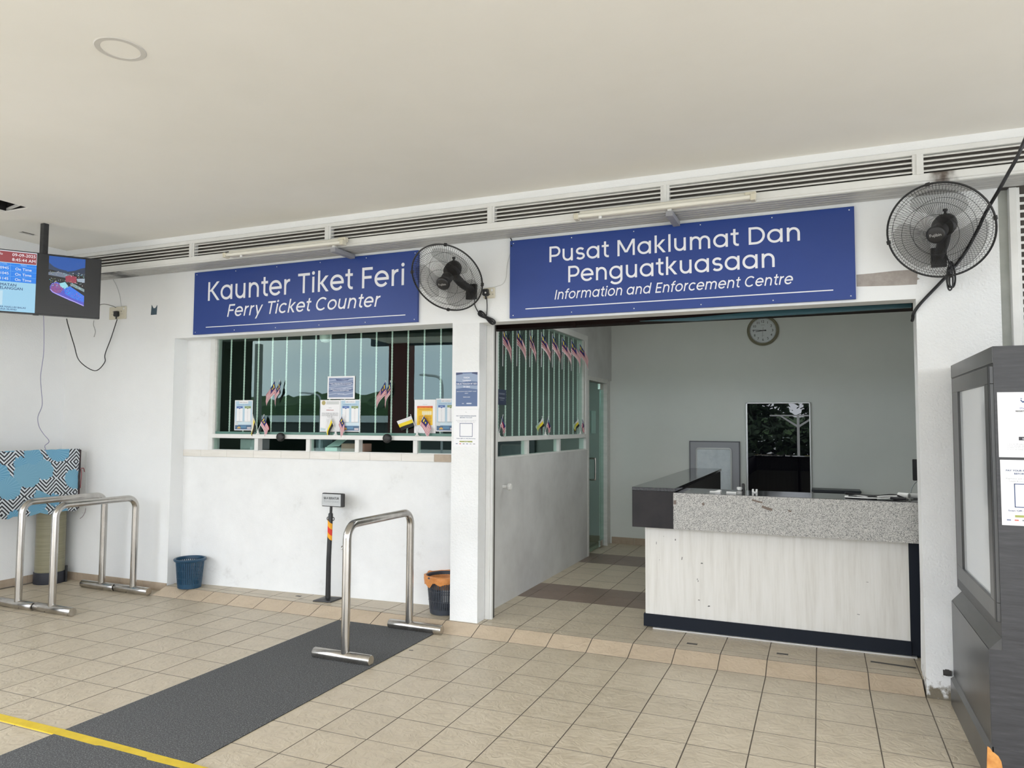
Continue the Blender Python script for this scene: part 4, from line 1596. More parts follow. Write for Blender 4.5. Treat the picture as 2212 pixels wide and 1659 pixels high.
t = thing('bench_back', 'dark low cabinet top beside the tall black display panel', 'cabinet', (2.60, YB - .2, .057))
q = MB()
q.box(2.36, YB - .30, ZI + .05, 2.852, YB - .02, 0.850)
q.build('carcass', flat((0.012, 0.016, 0.022), .4), t)
q = MB()
q.box(2.345, YB - .31, 0.850, 2.862, YB - .01, 0.878, 0, .004)
q.build('top_board', flat((0.016, 0.022, 0.03), .35), t)
q = MB()
q.box(2.36, YB - .28, ZI, 2.852, YB - .04, ZI + .05)
q.build('plinth', BLACKP, t)
# monitor peeping out behind the column
m0 = at(1971, 992, 'y', 1.9)
m1 = at(1971, 1038, 'y', 1.9)
t = mon = thing('computer_monitor', 'black monitor half hidden behind the right column', 'monitor', (m0.x + .25, 1.9, .77))
q = MB()
q.box(m0.x, 1.885, m1.z, m0.x + .50, 1.925, m1.z + .30 if False else m0.z, 0, .004)
q.build('screen', BLACKP, t)
q = MB()
q.box(m0.x + .21, 1.90, .79, m0.x + .27, 1.93, m1.z + .02)
q.build('neck', BLACKP, t)
q = MB()
q.box(m0.x + .12, 1.84, .775, m0.x + .36, 1.99, .79, 0, .004)
q.build('foot', BLACKP, t)
t = thing('monitor_desk', 'small desk behind the counter carrying the monitor', 'desk', (m0.x + .3, 1.9, ZI))
q = MB()
q.box(m0.x - .02, 1.6, .745, m0.x + .75, 2.2, .775, 0, .003)
q.build('desk_top', BLACKB, t)
for dx in (0.02, .68):
    q = MB()
    q.box(m0.x + dx, 1.62, ZI, m0.x + dx + .04, 2.18, .745)
    q.build('leg', BLACKB, t)
t = mon
q = MB()
q.tube(smooth_path([at(1986, 1036, 'y', 1.6), at(1975, 1045, 'y', 1.6), at(1968, 1060, 'y', 1.6), at(1967, 1078, 'y', 1.6), at(1967, 1100, 'y', 1.6)], 5), .005, 6)
q.build('cable', pm('grey_wire', (0.30, 0.33, 0.33), .4), t)
# white knob fitting on the partition
t = thing('door_stop', 'white plastic knob fitting low on the partition wall', 'wall fitting', (XP, .81, 1.065))
q = MB()
q.cyl((XP, .815, 1.065), (XP + .05, .815, 1.065), .013, 12)
q.build('stem', WHITEP, t)
q = MB()
q.lathe([(.0001, 0), (.024, .002), (.03, .010), (.03, .026), (.022, .034), (.0001, .034)], 8, 0, Matrix.Translation((XP + .045, .815, 1.065)) @ Matrix.Rotation(PI / 2, 4, 'Y'), False)
q.build('knob', WHITEP, t)
# ------------------------------------------------------------------ tube lights
def tube_light(label, xa, xb, z, xbr, cap_big):
    t = thing('tube_light', label, 'light', ((xa + xb) / 2, -.12, z), group=None)
    y = -0.125
    q = MB()
    q.box(xa + .03, y - .008, z - .018, xb - .03, y + .045, z + .034, 0, .006)
    q.build('batten', pm('aged_white_batten', (0.74, 0.71, 0.62), .4), t)
    q = MB()
    q.tube([(xa + .03, y - .030, z - .008), (xb - .03, y - .030, z - .008)], .0145, 14)
    q.build('tube', pm('unlit_fluorescent_tube', (0.80, 0.78, 0.70), .25), t)
    for x, s_ in ((xa, 1), (xb, -1)):
        q = MB()
        q.box(x, y - .050, z - .032, x + s_ * .035, y + .010, z + .012, 0, .005)
        q.build('lamp_holder', CREAMP, t)
    q = MB()
    q.box(xb - .07, y - .02, z + .0, xb - .0, y + .03, z + .032 + cap_big, 0, .004)
    q.build('end_box', CREAMP, t)
    q = MB()
    q.cyl((xa + .19, y - .02, z - .022), (xa + .19, y - .02, z - .040), .012, 10)
    q.build('starter', WHITEP, t)
    q = MB()
    q.box(xbr - .024, y - .004, 3.020, xbr + .024, YF - .028, 3.056, 0, .002)
    q.build('bracket', noise_mat('grey_bracket_steel_%d' % int(xbr * 10 + 50), [(0.3, (0.26, 0.26, 0.28)), (0.7, (0.33, 0.33, 0.35))], scale=10, rough=.5), t)
    q = MB()
    q.box(xbr - .014, y + .002, 3.03, xbr + .014, y + .03, z, 0, .002)
    q.build('bracket_post', ALU, t)
    return t


tube_light('unlit fluorescent tube batten above the ticket counter sign', -2.385, -1.105, 3.092, -1.235, .006)
tube_light('unlit fluorescent tube batten above the information centre sign', 0.862, 2.092, 3.088, 1.530, .0)

BLADE = glass_mat('smoky_clear_fan_blade', (0.66, 0.655, 0.65), .35, .3)
# ------------------------------------------------------------------ wall fans
def fan(label, c, n, mount, spin, swirl):
    c, n, mount = Vector(c), Vector(n).normalized(), Vector(mount)
    t = thing('wall_fan', label, 'fan', c)
    zax = n
    xax = Vector((0, 0, 1)).cross(zax).normalized()
    yax = zax.cross(xax)
    Mx = Matrix((xax, yax, zax)).transposed()
    t.rotation_euler = Mx.to_euler()
    inv = Mx.inverted()
    R0 = 0.288
    # guards
    def prof(f, sgn, hub):
        r = hub + (R0 - hub) * f
        z = sgn * (.020 + .072 * (1 - f ** 2.6)) if sgn > 0 else -(.018 + .070 * (1 - f ** 3.0))
        if f > .97:
            z *= .45
        return r, z
    for nm, sgn, nw, hub, sw in (('front_guard', 1, 104, .05, swirl), ('rear_guard', -1, 84, .07, -swirl * .9)):
        q = MB()
        ks = [0, .12, .3, .5, .68, .82, .92, 1.0]
        for k in range(nw):
            a = 2 * PI * k / nw
            pts = []
            for f in ks:
                r, z = prof(f, sgn, hub)
                aa = a + sw * f
                pts.append((r * math.cos(aa), r * math.sin(aa), z))
            q.tube(pts, .00095, 3, 0, False)
        for f, rr in (((.30, .0013), (.58, .0013), (.84, .0012)) if sgn > 0 else ((.50, .0012), (.90, .0012))):
            r, z = prof(f, sgn, hub)
            q.tube([(r * math.cos(2 * PI * k / 40), r * math.sin(2 * PI * k / 40), z) for k in range(40)], rr, 5, closed=True)
        q.build(nm, BLACKP, t, True)
    q = MB()
    q.tube([(R0 * math.cos(2 * PI * k / 64), R0 * math.sin(2 * PI * k / 64), 0) for k in range(64)], .0062, 8, closed=True)
    q.build('rim_ring', BLACKP, t, True)
    for k in range(4):
        a = spin + PI / 2 * k + .4
        q = MB()
        q.box(R0 - .010, -.012, -.010, R0 + .010, .012, .010, 0, .002)
        v = [(x * math.cos(a) - y * math.sin(a), x * math.sin(a) + y * math.cos(a), z) for x, y, z in q.v]
        q.v = v
        q.build('rim_clip', BLACKP, t, True)
    # badge
    q = MB()
    q.lathe([(.0001, .098), (.040, .097), (.050, .093), (.054, .086), (.054, .074), (.0001, .074)], 32, 0)
    bd = q.build('badge', BLACKP, t, True)
    s2 = Sheet((0, 0, .0984), xax and (1, 0, 0), (0, 1, 0))
    vs_, fs, a, b_ = text_geo('Fujibin', .01)
    ang = .06
    k_ = .062 / (b_ - a)
    q = MB()
    q.add([((p[0] - (a + b_) / 2) * k_, (p[1] - .3) * k_, .0986 + 0 * p[0]) for p in vs_], fs)
    q.build('lettering', flat((0.75, 0.75, 0.75)), bd, True)
    # blades and spinner
    q = MB()
    q.lathe([(.0001, .050), (.030, .048), (.042, .036), (.045, -.02), (.0001, -.02)], 24, 0)
    q.build('spinner', DARKG, t, True)
    for k in range(3):
        q = MB()
        vv, ff = [], []
        nr, na = 7, 8
        for i in range(nr + 1):
            f = i / nr
            r = .040 + (.252 - .040) * f
            half = math.radians(20 + 30 * math.sin(min(1, f * 1.15) * PI / 2) - (16 * max(0, f - .8) / .2))
            for j in range(na + 1):
                g = j / na * 2 - 1
                aa = spin + k * 2 * PI / 3 + g * half + .25 * f
                z = .004 - g * .026 * (1 - .35 * f)
                vv.append((r * math.cos(aa), r * math.sin(aa), z))
        for i in range(nr):
            for j in range(na):
                a0 = i * (na + 1) + j
                ff.append((a0, a0 + 1, a0 + na + 2, a0 + na + 1))
        q.add(vv, ff, 0, True)
        q.build('blade', BLADE, t, True)
    # motor
    q = MB()
    q.lathe([(.0001, -.075), (.058, -.077), (.066, -.09), (.066, -.145), (.056, -.185), (.030, -.205), (.0001, -.208)], 28, 0)
    q.build('motor_housing', DARKG, t, True)
    L_ = lambda p: inv @ (Vector(p) - c)
    mz = c - n * .15
    top = mz + Vector((0, 0, .062))
    q = MB()
    q.tube([L_(top - Vector((0, 0, .02))), L_(top + Vector((0, 0, .018)))], .008, 8)
    q.tube([L_(top + Vector((0, 0, .018))), L_(top + Vector((0, 0, .030)))], .013, 8)
    q.build('swing_knob', DARKG, t, True)
    # arm to the wall plate
    j = mount + Vector((0, -.05, .02))
    q = MB()
    pts = smooth_path([L_(mz + Vector((0, 0.01, -.05))), L_(mz * .45 + j * .55 + Vector((0, 0, -.035))), L_(j), L_(mount + Vector((0, -.02, .01)))], 5)
    q.tube(pts, [.034 - .006 * abs(i / (len(pts) - 1) - .2) for i in range(len(pts))], 12)
    q.build('arm', DARKG, t, True)
    q = MB()
    hw, hh = .042, .060
    cs = [L_(mount + Vector((x, y, z))) for y in (-.032, 0.0) for z in (-hh, hh) for x in (-hw, hw)]
    q.add(cs, [(0, 1, 3, 2), (4, 6, 7, 5), (0, 4, 5, 1), (2, 3, 7, 6), (0, 2, 6, 4), (1, 5, 7, 3)])
    q.build('wall_bracket', DARKG, t, True)
    return t, L_


f1, L1 = fan('black caged wall fan between the two blue signs', (-0.175, -0.115, 2.723), (0.012, -0.763, -0.646), (-0.10, YF, 2.66), .9, .42)
f2, L2 = fan('black caged wall fan on the white column right of the wide blue sign', (3.127, -0.065, 2.775), (-0.33, -0.825, -0.458), (3.15, YF, 2.66), 1.25, .42)


def cord(parent, L_, name, pts, r, mat=BLACKC, n=6, k=6):
    q = MB()
    q.tube([L_(p) for p in smooth_path(pts, k)], r, n)
    return q.build(name, mat, parent, True)


yw = YF - .012
A_ = lambda px, py, y=yw: at(px, py, 'y', y)
cord(f1, L1, 'power_cord', [A_(1012, 628, .10), A_(1024, 645, .12), A_(1026, 660), A_(1033, 674), A_(1040, 682), A_(1052, 690), A_(1062, 697)], .0042)
for k, (dx, dy, w) in enumerate(((0, 0, 1.0), (2, 1, .8), (-1, 2, .65), (1, -2, .55))):
    c0 = (1051 + dx, 686 + dy)
    pts = []
    for i in range(17):
        a = 2 * PI * i / 16
        u, v = 21 * math.cos(a), (4.5 * w + 1) * math.sin(a) * math.cos(a) * 1.7
        pts.append(A_(c0[0] + u * .80 - v * .60, c0[1] + u * .56 + v * .83, yw - .004 * k))
    cord(f1, L1, 'cord_loop', pts, .0045)
cord(f1, L1, 'power_cord', [A_(1051, 642, yw - .01), A_(1052, 655, yw - .01), A_(1052, 668), A_(1051, 682)], .0042)
cord(f2, L2, 'power_cord', [A_(2040, 545, .06), A_(2046, 556, .09), A_(2050, 570, .12), A_(2052, 590, .12)], .0042)
for k, (dx, w, hh) in enumerate(((0, 12, 28), (3, 9, 26), (-2, 8, 30), (1, 5, 22))):
    pts = []
    for i in range(19):
        a = 2 * PI * i / 18
        pts.append(A_(2054 + dx + w * math.cos(a) * (0.45 + .55 * (1 - math.sin(a)) / 2), 593 + 2 * k - hh * math.sin(a), .10 - .006 * k))
    cord(f2, L2, 'cord_loop', pts, .0048)

# ------------------------------------------------------------------ sockets and wires
def socket(label, p0, p1, plugpx, twin):
    t = thing('power_socket', label, 'socket', ((p0.x + p1.x) / 2, YF, (p0.z + p1.z) / 2))
    q = MB()
    q.box(p0.x, YF - .020, p1.z, p1.x, YF, p0.z, 0, .004)
    q.build('face_plate', CREAMP, t)
    q = MB()
    for sx in ((.25, .75) if twin else (.72,)):
        xm = p0.x + (p1.x - p0.x) * sx
        zm = (p0.z + p1.z) / 2
        q.box(xm - .004, YF - .0205, zm + .008, xm + .004, YF - .0195, zm + .020)
        q.box(xm - .016, YF - .0205, zm - .016, xm - .010, YF - .0195, zm - .010)
        q.box(xm + .010, YF - .0205, zm - .016, xm + .016, YF - .0195, zm - .010)
    q.build('pin_holes', flat((.16, .15, .13)), t)
    q = MB()
    xm = p1.x - .022
    q.box(xm - .008, YF - .024, p0.z - .034, xm + .008, YF - .018, p0.z - .014, 0, .002)
    q.build('rocker_switch', WHITEP, t)
    return t


s1 = socket('cream double power socket on the wall right of the television', at(236, 664, 'y', YF - .02), at(270, 688, 'y', YF - .02), None, True)
s2 = socket('cream power socket on the wall beside the fan between the signs', at(1044, 622, 'y', YF - .02), at(1068, 643, 'y', YF - .02), None, False)


def plug(label, p, parent_tag):
    t = thing('mains_plug', label, 'plug', p)
    q = MB()
    x, y, z = p
    q.prism([(x - .026, y, z - .02), (x - .020, y, z + .024), (x + .020, y, z + .024), (x + .026, y, z - .02), (x + .012, y, z - .030), (x - .012, y, z - .030)], (0, -.030, 0))
    q.build('plug_body', BLACKP, t)
    q = MB()
    q.cyl((x, y - .015, z - .028), (x, y - .015, z - .055), .007, 8)
    q.build('strain_relief', BLACKP, t)
    return t


p = at(254, 678, 'y', YF - .022)
plug('black mains plug in the double socket right of the television', (p.x, YF - .021, p.z), 1)
p = at(1051, 632, 'y', YF - .022)
pl = plug('black mains plug with a white dot in the socket beside the fan', (p.x, YF - .021, p.z), 1)
q = MB()
q.cyl((p.x + .004, YF - .051, p.z - .006), (p.x + .004, YF - .052, p.z - .006), .007, 12)
q.build('fuse_dot', WHITEP, pl)


def wire(name, label, pts, r, mat, k=6):
    q = MB()
    q.tube(smooth_path(pts, k), r, 6)
    return tag(q.build(name, mat), label, 'cable')


TV_P = Vector((-3.73, -0.905, 2.79))
tvd = Vector((math.cos(math.radians(54)), math.sin(math.radians(54)), 0))
tvn = Vector((tvd.y, -tvd.x, 0))
wire('television_cable', 'dark mains cable looping from the television to the double socket',
     [at(144, 689, 'y', -.66), at(147, 702, 'y', -.6), at(160, 745, 'y', -.42), at(172, 780, 'y', -.2), at(205, 801, 'y', .08), at(226, 783, 'y', .14), at(227, 765, 'y', .15), at(240, 730, 'y', .15), at(253, 690, 'y', .145)], .0045, BLACKC)
wire('aerial_cable', 'short grey cable curving from the television edge to the double socket',
     [at(205, 664, 'y', -.4), at(222, 657, 'y', 0.0), at(240, 660, 'y', .14), at(250, 664, 'y', .153)], .0035, pm('grey_cable', (.16, .16, .16), .5))
wire('hanging_data_cable', 'thin violet grey cable hanging from the television down to the patterned box',
     [at(94, 680, 'y', -.82), at(95, 720, 'y', -.8), at(94, 765, 'y', -.75), at(88, 810, 'y', -.7), at(89, 840, 'y', -.6), at(91, 875, 'y', -.5), at(82, 900, 'y', -.42), at(84, 920, 'y', -.38), at(93, 936, 'y', -.36), at(106, 953, 'y', -.35), at(97, 963, 'y', -.35), at(99, 972, 'y', -.36)], .0035, pm('violet_grey_cable', (.30, .29, .42), .5))
wire('thin_wall_wire', 'thin grey wires running from the louvre casing down to the double socket',
     [at(243, 601, 'y', YF - .006), at(252, 618, 'y', YF - .006), at(259, 640, 'y', YF - .006), at(261, 655, 'y', YF - .006), at(262, 666, 'y', YF - .012)], .002, pm('pale_grey_wire', (.42, .42, .42), .5))
wire('wire_stub', 'short loose wire end below the right corner of the television',
     [at(203, 692, 'y', YF - .01), at(202, 702, 'y', YF - .01), at(206, 716, 'y', YF - .01), at(203, 728, 'y', YF - .01)], .0025, pm('grey_wire_stub', (.2, .2, .2), .5))
wire('white_wall_wire', 'thin pale wire along the wall edge left of the wide blue sign',
     [at(1107, 527, 'y', YF - .01), at(1103, 545, 'y', YF - .006), at(1096, 570, 'y', YF - .005), at(1093, 600, 'y', YF - .005), at(1085, 614, 'y', YF - .005), at(1068, 620, 'y', YF - .006)], .0022, pm('pale_wall_wire', (.62, .62, .60), .5))
wire('wire_tail', 'short dark wire hanging from the louvre casing at the wide sign corner',
     [at(1101, 512, 'y', YF - .01), at(1105, 518, 'y', YF - .012), at(1106, 526, 'y', YF - .016), at(1105, 532, 'y', YF - .03)], .004, BLACKC)
wire('thick_black_cable', 'thick black cable hanging from the ceiling behind the right fan into the opening',
     [at(2232, 262, 'y', -.30), at(2212, 306, 'y', -.28), at(2196, 342, 'y', -.24), at(2178, 374, 'y', -.18), at(2158, 410, 'y', -.12), at(2136, 447, 'y', -.02), at(2122, 474, 'y', .06), at(2113, 494, 'y', .13), at(2085, 545, 'y', .16),
      at(2052, 588, 'y', .163), at(2030, 612, 'y', .163), at(2000, 643, 'y', .163), at(1983, 662, 'y', .163), at(1973, 678, 'y', .185), at(1972, 687, 'y', .225), Vector((3.004, .255, at(1978, 692, 'y', .25).z))], .0105, BLACKC, 5)

# ------------------------------------------------------------------ television on its ceiling pole
tv = thing('television', 'television showing a ferry timetable, hanging from the ceiling on a black pole', 'television', TV_P)
tv.rotation_euler = (0, 0, math.radians(54))
WH, HH = .476, .268
q = MB()
q.box(-WH, .004, -HH, WH, .050, HH, 0, .006)
q.build('cabinet', pm('black_tv_shell', (0.012, 0.012, 0.014), .35), tv, True)
q = MB()
for (x0, x1, z0, z1) in ((-WH, WH, HH - .007, HH), (-WH, WH, -HH, -HH + .012), (-WH, -WH + .007, -HH, HH), (WH - .007, WH, -HH, HH)):
    q.box(x0, -.004, z0, x1, .006, z1)
q.build('bezel', pm('black_tv_bezel', (0.01, 0.01, 0.012), .3), tv, True)
q = MB()
q.box(-.022, -.006, -HH - .007, .022, .006, -HH + .002, 0, .002)
q.build('sensor_tab', BLACKP, tv, True)
E_ = .160
def G_(r, g_, b_, s=E_):
    lin = lambda c: c / 12.92 if c <= .04045 else ((c + .055) / 1.055) ** 2.4
    return glow((lin(r), lin(g_), lin(b_)), s)


s_ = Sheet((-WH + .007, .002, -HH + .012), (1, 0, 0), (0, 0, 1), .0006)
SW, SH = 2 * WH - .014, 2 * HH - .019
s_.rect(0, 0, SW, SH, G_(.11, .115, .125), 0)
hx_ = SW / 2 - .008
s_.rect(0, 0, hx_, SH, G_(.62, .82, .93), 1)
s_.rect(0, SH * .80, hx_, SH, G_(.85, .86, .90), 2)
s_.rect(0, SH * .805, hx_ - .003, SH * .985, G_(.60, .27, .30), 3)
s_.rect(0, SH * .49, hx_, SH * .795, G_(.14, .52, .93), 2)
for f in (.755, .665, .577):
    s_.rect(0, SH * f - .001, hx_, SH * f + .001, G_(.50, .74, .97), 3)
s_.rect(hx_ * .60 - .001, SH * .49, hx_ * .60 + .001, SH * .795, G_(.50, .74, .97), 3)
lw, ld = G_(.95, .95, .97), G_(.12, .25, .45)
s_.text('Schedule Info', hx_ * .30, SH * .92, .030, lw, 5, 'C')
s_.text('09-09-2025', hx_ - .010, SH * .915, .036, lw, 5, 'R', .008, .165)
s_.text('8:45:44 AM', hx_ - .010, SH * .835, .036, lw, 5, 'R', .008, .165)
s_.text('Sailing Code', hx_ * .45, SH * .768, .018, G_(.72, .85, .98), 5, 'C')
s_.text('Status', hx_ * .80, SH * .768, .018, G_(.72, .85, .98), 5, 'C')
for f, tx in ((.690, 'MP0945'), (.602, 'MP1045'), (.515, 'MP1145')):
    s_.text(tx, hx_ * .575, SH * f, .032, lw, 5, 'R', .004)
    s_.text('On Time', hx_ * .80, SH * f - .002, .032, lw, 5, 'C', .004)
s_.text('KESELAMATAN', hx_ * .70, SH * .415, .033, ld, 5, 'R', .02)
s_.text('MAKLUMAT PELANGGAN', hx_ * .80, SH * .360, .033, ld, 5, 'R', .02, hx_ * .75)
s_.rect(hx_ * .18, SH * .10, hx_ * .50, SH * .335, G_(.76, .88, .94), 2)
s_.text('SILA HANTAR MAKLUM BALAS', hx_ * .86, SH * .058, .021, ld, 5, 'R', .02)
s_.text('KOMPLEKS MARINA ISLAND', hx_ * .72, SH * .020, .021, ld, 5, 'R', .02)
# picture of the marina
px0, px1, pz0, pz1 = SW * .585, SW * .875, SH * .175, SH * .985
pw, ph = px1 - px0, pz1 - pz0
PP = lambda pts: [(px0 + x * pw, pz0 + z * ph) for x, z in pts]
s_.poly(PP([(0, 0), (1, 0), (1, 1), (0, 1)]), G_(.12, .125, .14), 2)
s_.poly(PP([(0, .80), (.25, .73), (.55, .70), (1, .78), (1, 1), (0, 1)]), G_(.14, .34, .66), 3)
s_.poly(PP([(0, .86), (.14, .78), (.3, .74), (.5, .72), (.5, .66), (0, .72)]), G_(.20, .26, .36), 4)
s_.poly(PP([(.5, .70), (.72, .74), (.9, .80), (1, .82), (1, .64), (.5, .66)]), G_(.17, .22, .31), 4)
s_.poly(PP([(0, .66), (.3, .68), (.65, .64), (.6, .56), (.3, .58), (0, .60)]), G_(.45, .49, .56), 4)
s_.poly(PP([(.46, .60), (.58, .63), (.77, .61), (.77, .47), (.48, .49)]), G_(.62, .24, .32), 5)
s_.poly(PP([(.77, .57), (1, .59), (1, .50), (.80, .51)]), G_(.62, .68, .74), 5)
s_.poly(PP([(.07, .28), (.05, .36), (.10, .43), (.22, .47), (.42, .42), (.60, .36), (1, .16), (1, .02), (.60, .10), (.25, .20), (.12, .24)]), G_(.35, .35, .78), 4)
s_.poly(PP([(.07, .30), (.10, .41), (.20, .44), (.36, .40), (.42, .33), (.33, .24), (.20, .235)]), G_(.55, .32, .56), 5)
s_.poly(PP([(.45, .36), (.60, .40), (1, .22), (1, .08), (.65, .16), (.45, .24)]), G_(.24, .48, .92), 5)
s_.poly(PP([(.30, .44), (.46, .48), (.55, .40), (.45, .33), (.34, .38)]), G_(.60, .85, .90), 6)
s_.poly(PP([(.6, .42), (1, .30), (1, .36), (.66, .47)]), G_(.52, .60, .62), 6)
s_.poly(PP([(.04, .30), (.06, .30), (.13, .245), (.25, .205), (1, .0), (1, .02), (.26, .222), (.14, .26), (.075, .31)]), G_(.72, .66, .95), 7)
rnd = random.Random(4)
for k in range(150):
    x, z = rnd.random(), rnd.choice((.66, .64, .50, .45, .40)) + rnd.uniform(-.05, .03)
    w = rnd.uniform(.006, .02)
    c_ = rnd.choice(((.85, .9, .92), (.55, .9, .95), (.9, .85, .8), (.35, .45, .40), (.70, .75, .55)))
    s_.poly(PP([(x, z), (min(1, x + w), z), (min(1, x + w), z + w * .7), (x, z + w * .7)]), G_(*c_), 8)
for k in range(120):
    x = rnd.uniform(.1, .98)
    z = .33 - .25 * x + rnd.uniform(0, .12)
    w = rnd.uniform(.006, .016)
    c_ = rnd.choice(((.15, .25, .7), (.2, .75, .95), (.45, .25, .8), (.75, .35, .7), (.1, .15, .4)))
    s_.poly(PP([(x, z), (min(1, x + w), z), (min(1, x + w), z + w), (x, z + w)]), G_(*c_), 8)
s_.build(tv, 'screen_picture', 'screen_lettering')
q = MB()
q.box(-.10, .050, -.10, .10, .085, .10, 0, .003)
q.build('mount_plate', BLACKP, tv, True)
po = tvn * -.10 + tvd * .035
q = MB()
pc = TV_P + po
q.box(pc.x - .024, pc.y - .024, TV_P.z - .05, pc.x + .024, pc.y + .024, ZC, 0, .003)
pole = q.build('ceiling_pole', noise_mat('chipped_black_paint', [(0.3, (0.02, 0.02, 0.022)), (0.75, (0.045, 0.045, 0.047))], scale=30, rough=.5), tv)
# undo the rotation for the pole: its vertices were written in world axes
me = pole.data
cr_, sr_ = math.cos(-math.radians(54)), math.sin(-math.radians(54))
for v in me.vertices:
    x, y = v.co.x, v.co.y
    v.co.x, v.co.y = cr_ * x - sr_ * y, sr_ * x + cr_ * y

# ------------------------------------------------------------------ ceiling downlight
c0 = at(260, 106, 'z', ZC)
t = thing('downlight', 'round recessed downlight with a grey ring in the ceiling', 'light', (c0.x, c0.y, ZC))
q = MB()
q.lathe([(.082, -.001), (.085, -.004), (.107, -.004), (.111, 0)], 48, 0, Matrix.Translation((c0.x, c0.y, ZC)))
q.build('trim_ring', flat((0.57, 0.55, 0.51), .5), t)
q = MB()
q.lathe([(.0001, -.0015), (.084, -.0015)], 48, 0, Matrix.Translation((c0.x, c0.y, ZC)))
q.build('diffuser', pm('unlit_diffuser', (0.82, 0.80, 0.74), .5), t)
# ------------------------------------------------------------------ patterned cloth box and tank on the left
def mat_leafcloth():
    m, nt, b = nodes_of('blue_leaf_and_chevron_cloth')
    N, L = nt.nodes, nt.links
    g = N.new('ShaderNodeNewGeometry')
    sp = N.new('ShaderNodeSeparateXYZ')
    L.new(g.outputs['Position'], sp.inputs[0])

    def mth(op, a, c=None, d=None):
        n = N.new('ShaderNodeMath')
        n.operation = op
        for i, v in enumerate((a, c, d)):
            if v is None:
                continue
            if isinstance(v, (int, float)):
                n.inputs[i].default_value = v
            else:
                L.new(v, n.inputs[i])
        return n.outputs[0]

    y, z = sp.outputs['Y'], sp.outputs['Z']
    # chevrons: triangle wave in y added to z
    tri = mth('ABSOLUTE', mth('SUBTRACT', mth('FRACT', mth('MULTIPLY', y, 5.0)), .5))
    tri2 = mth('ABSOLUTE', mth('SUBTRACT', mth('FRACT', mth('MULTIPLY', z, 3.3)), .5))
    ph = mth('ADD', mth('MULTIPLY', tri, 5.0), mth('MULTIPLY', tri2, 7.4))
    st = mth('GREATER_THAN', mth('FRACT', mth('MULTIPLY', ph, 1.12)), .48)
    cm = N.new('ShaderNodeMix')
    cm.data_type = 'RGBA'
    cm.inputs[6].default_value = (0.012, 0.014, 0.022, 1)
    cm.inputs[7].default_value = (0.66, 0.70, 0.74, 1)
    L.new(st, cm.inputs[0])
    # leaf blobs
    cb = N.new('ShaderNodeCombineXYZ')
    L.new(mth('ADD', mth('MULTIPLY', y, 1.0), mth('MULTIPLY', z, .55)), cb.inputs[0])
    L.new(mth('SUBTRACT', mth('MULTIPLY', z, .95), mth('MULTIPLY', y, .35)), cb.inputs[1])
    vo = N.new('ShaderNodeTexVoronoi')
    vo.inputs['Scale'].default_value = 4.6
    vo.inputs['Randomness'].default_value = .75
    L.new(cb.outputs[0], vo.inputs['Vector'])
    sc = N.new('ShaderNodeSeparateColor')
    L.new(vo.outputs['Color'], sc.inputs[0])
    keep = mth('GREATER_THAN', sc.outputs[0], .10)
    # leaf ribs
    sv = N.new('ShaderNodeVectorMath')
    sv.operation = 'SUBTRACT'
    L.new(cb.outputs[0], sv.inputs[0])
    L.new(vo.outputs['Position'], sv.inputs[1])
    s3 = N.new('ShaderNodeSeparateXYZ')
    L.new(sv.outputs[0], s3.inputs[0])
    ang = mth('ARCTAN2', s3.outputs[1], mth('ADD', s3.outputs[0], .05))
    rib = mth('ABSOLUTE', mth('SINE', mth('MULTIPLY', ang, 14)))
    lim = mth('ADD', mth('MULTIPLY', mth('ABSOLUTE', mth('SINE', mth('MULTIPLY', ang, 6.5))), .05), .56)
    mask = mth('MULTIPLY', mth('LESS_THAN', vo.outputs['Distance'], lim), keep)
    cr = N.new('ShaderNodeValToRGB')
    e = cr.color_ramp.elements
    e[0].position, e[0].color = 0, (0.30, 0.56, 0.72, 1)
    e[1].position, e[1].color = .5, (0.115, 0.33, 0.52, 1)
    L.new(rib, cr.inputs[0])
    pl = N.new('ShaderNodeMix')
    pl.data_type = 'RGBA'
    L.new(sc.outputs[1], pl.inputs[0])
    pl.inputs[7].default_value = (0.19, 0.40, 0.53, 1)
    L.new(cr.outputs[0], pl.inputs[6])
    mx = N.new('ShaderNodeMix')
    mx.data_type = 'RGBA'
    L.new(mask, mx.inputs[0])
    L.new(cm.outputs[2], mx.inputs[6])
    L.new(pl.outputs[2], mx.inputs[7])
    L.new(mx.outputs[2], b.inputs['Base Color'])
    b.inputs['Roughness'].default_value = .6
    return m


XB = -4.385
t = thing('cloth_covered_box', 'flat box wrapped in blue leaf and chevron cloth in the left corner', 'box', (XB - .08, -.35, .73))
q = MB()
n1, n2 = 26, 14
vv, ff = [], []
y0, y1, z0, z1 = -1.05, 0.045, 0.725, 1.338
rn = random.Random(3)
for j in range(n2 + 1):
    for i in range(n1 + 1):
        fy, fz = i / n1, j / n2
        x = XB + .004 * math.sin(9 * fy + 4 * fz) + rn.uniform(-.0015, .0015)
        z = z0 + (z1 - z0) * fz
        if j == 0:
            z += .010 * math.sin(31 * fy) + rn.uniform(-.006, .006)
            x -= .012
        if j == n2:
            z += rn.uniform(-.003, .003)
            x -= .010
        y = y0 + (y1 - y0) * fy
        if i == n1:
            x -= .012
        vv.append((x, y, z))
for j in range(n2):
    for i in range(n1):
        a = j * (n1 + 1) + i
        ff.append((a, a + 1, a + n1 + 2, a + n1 + 1))
q.add(vv, ff, 0, True)
q.build('cloth_front', mat_leafcloth(), t)
q = MB()
q.box(XB - .10, y0, z0 + .015, XB - .012, y1 + .006, z1 - .006, 0, .004)
q.build('box_core', flat((.05, .045, .05), .8), t)
q = MB()
q.box(XB - .05, y1 - .004, z0 + .02, XB - .006, y1 + .012, z1 - .01, 0, .004)
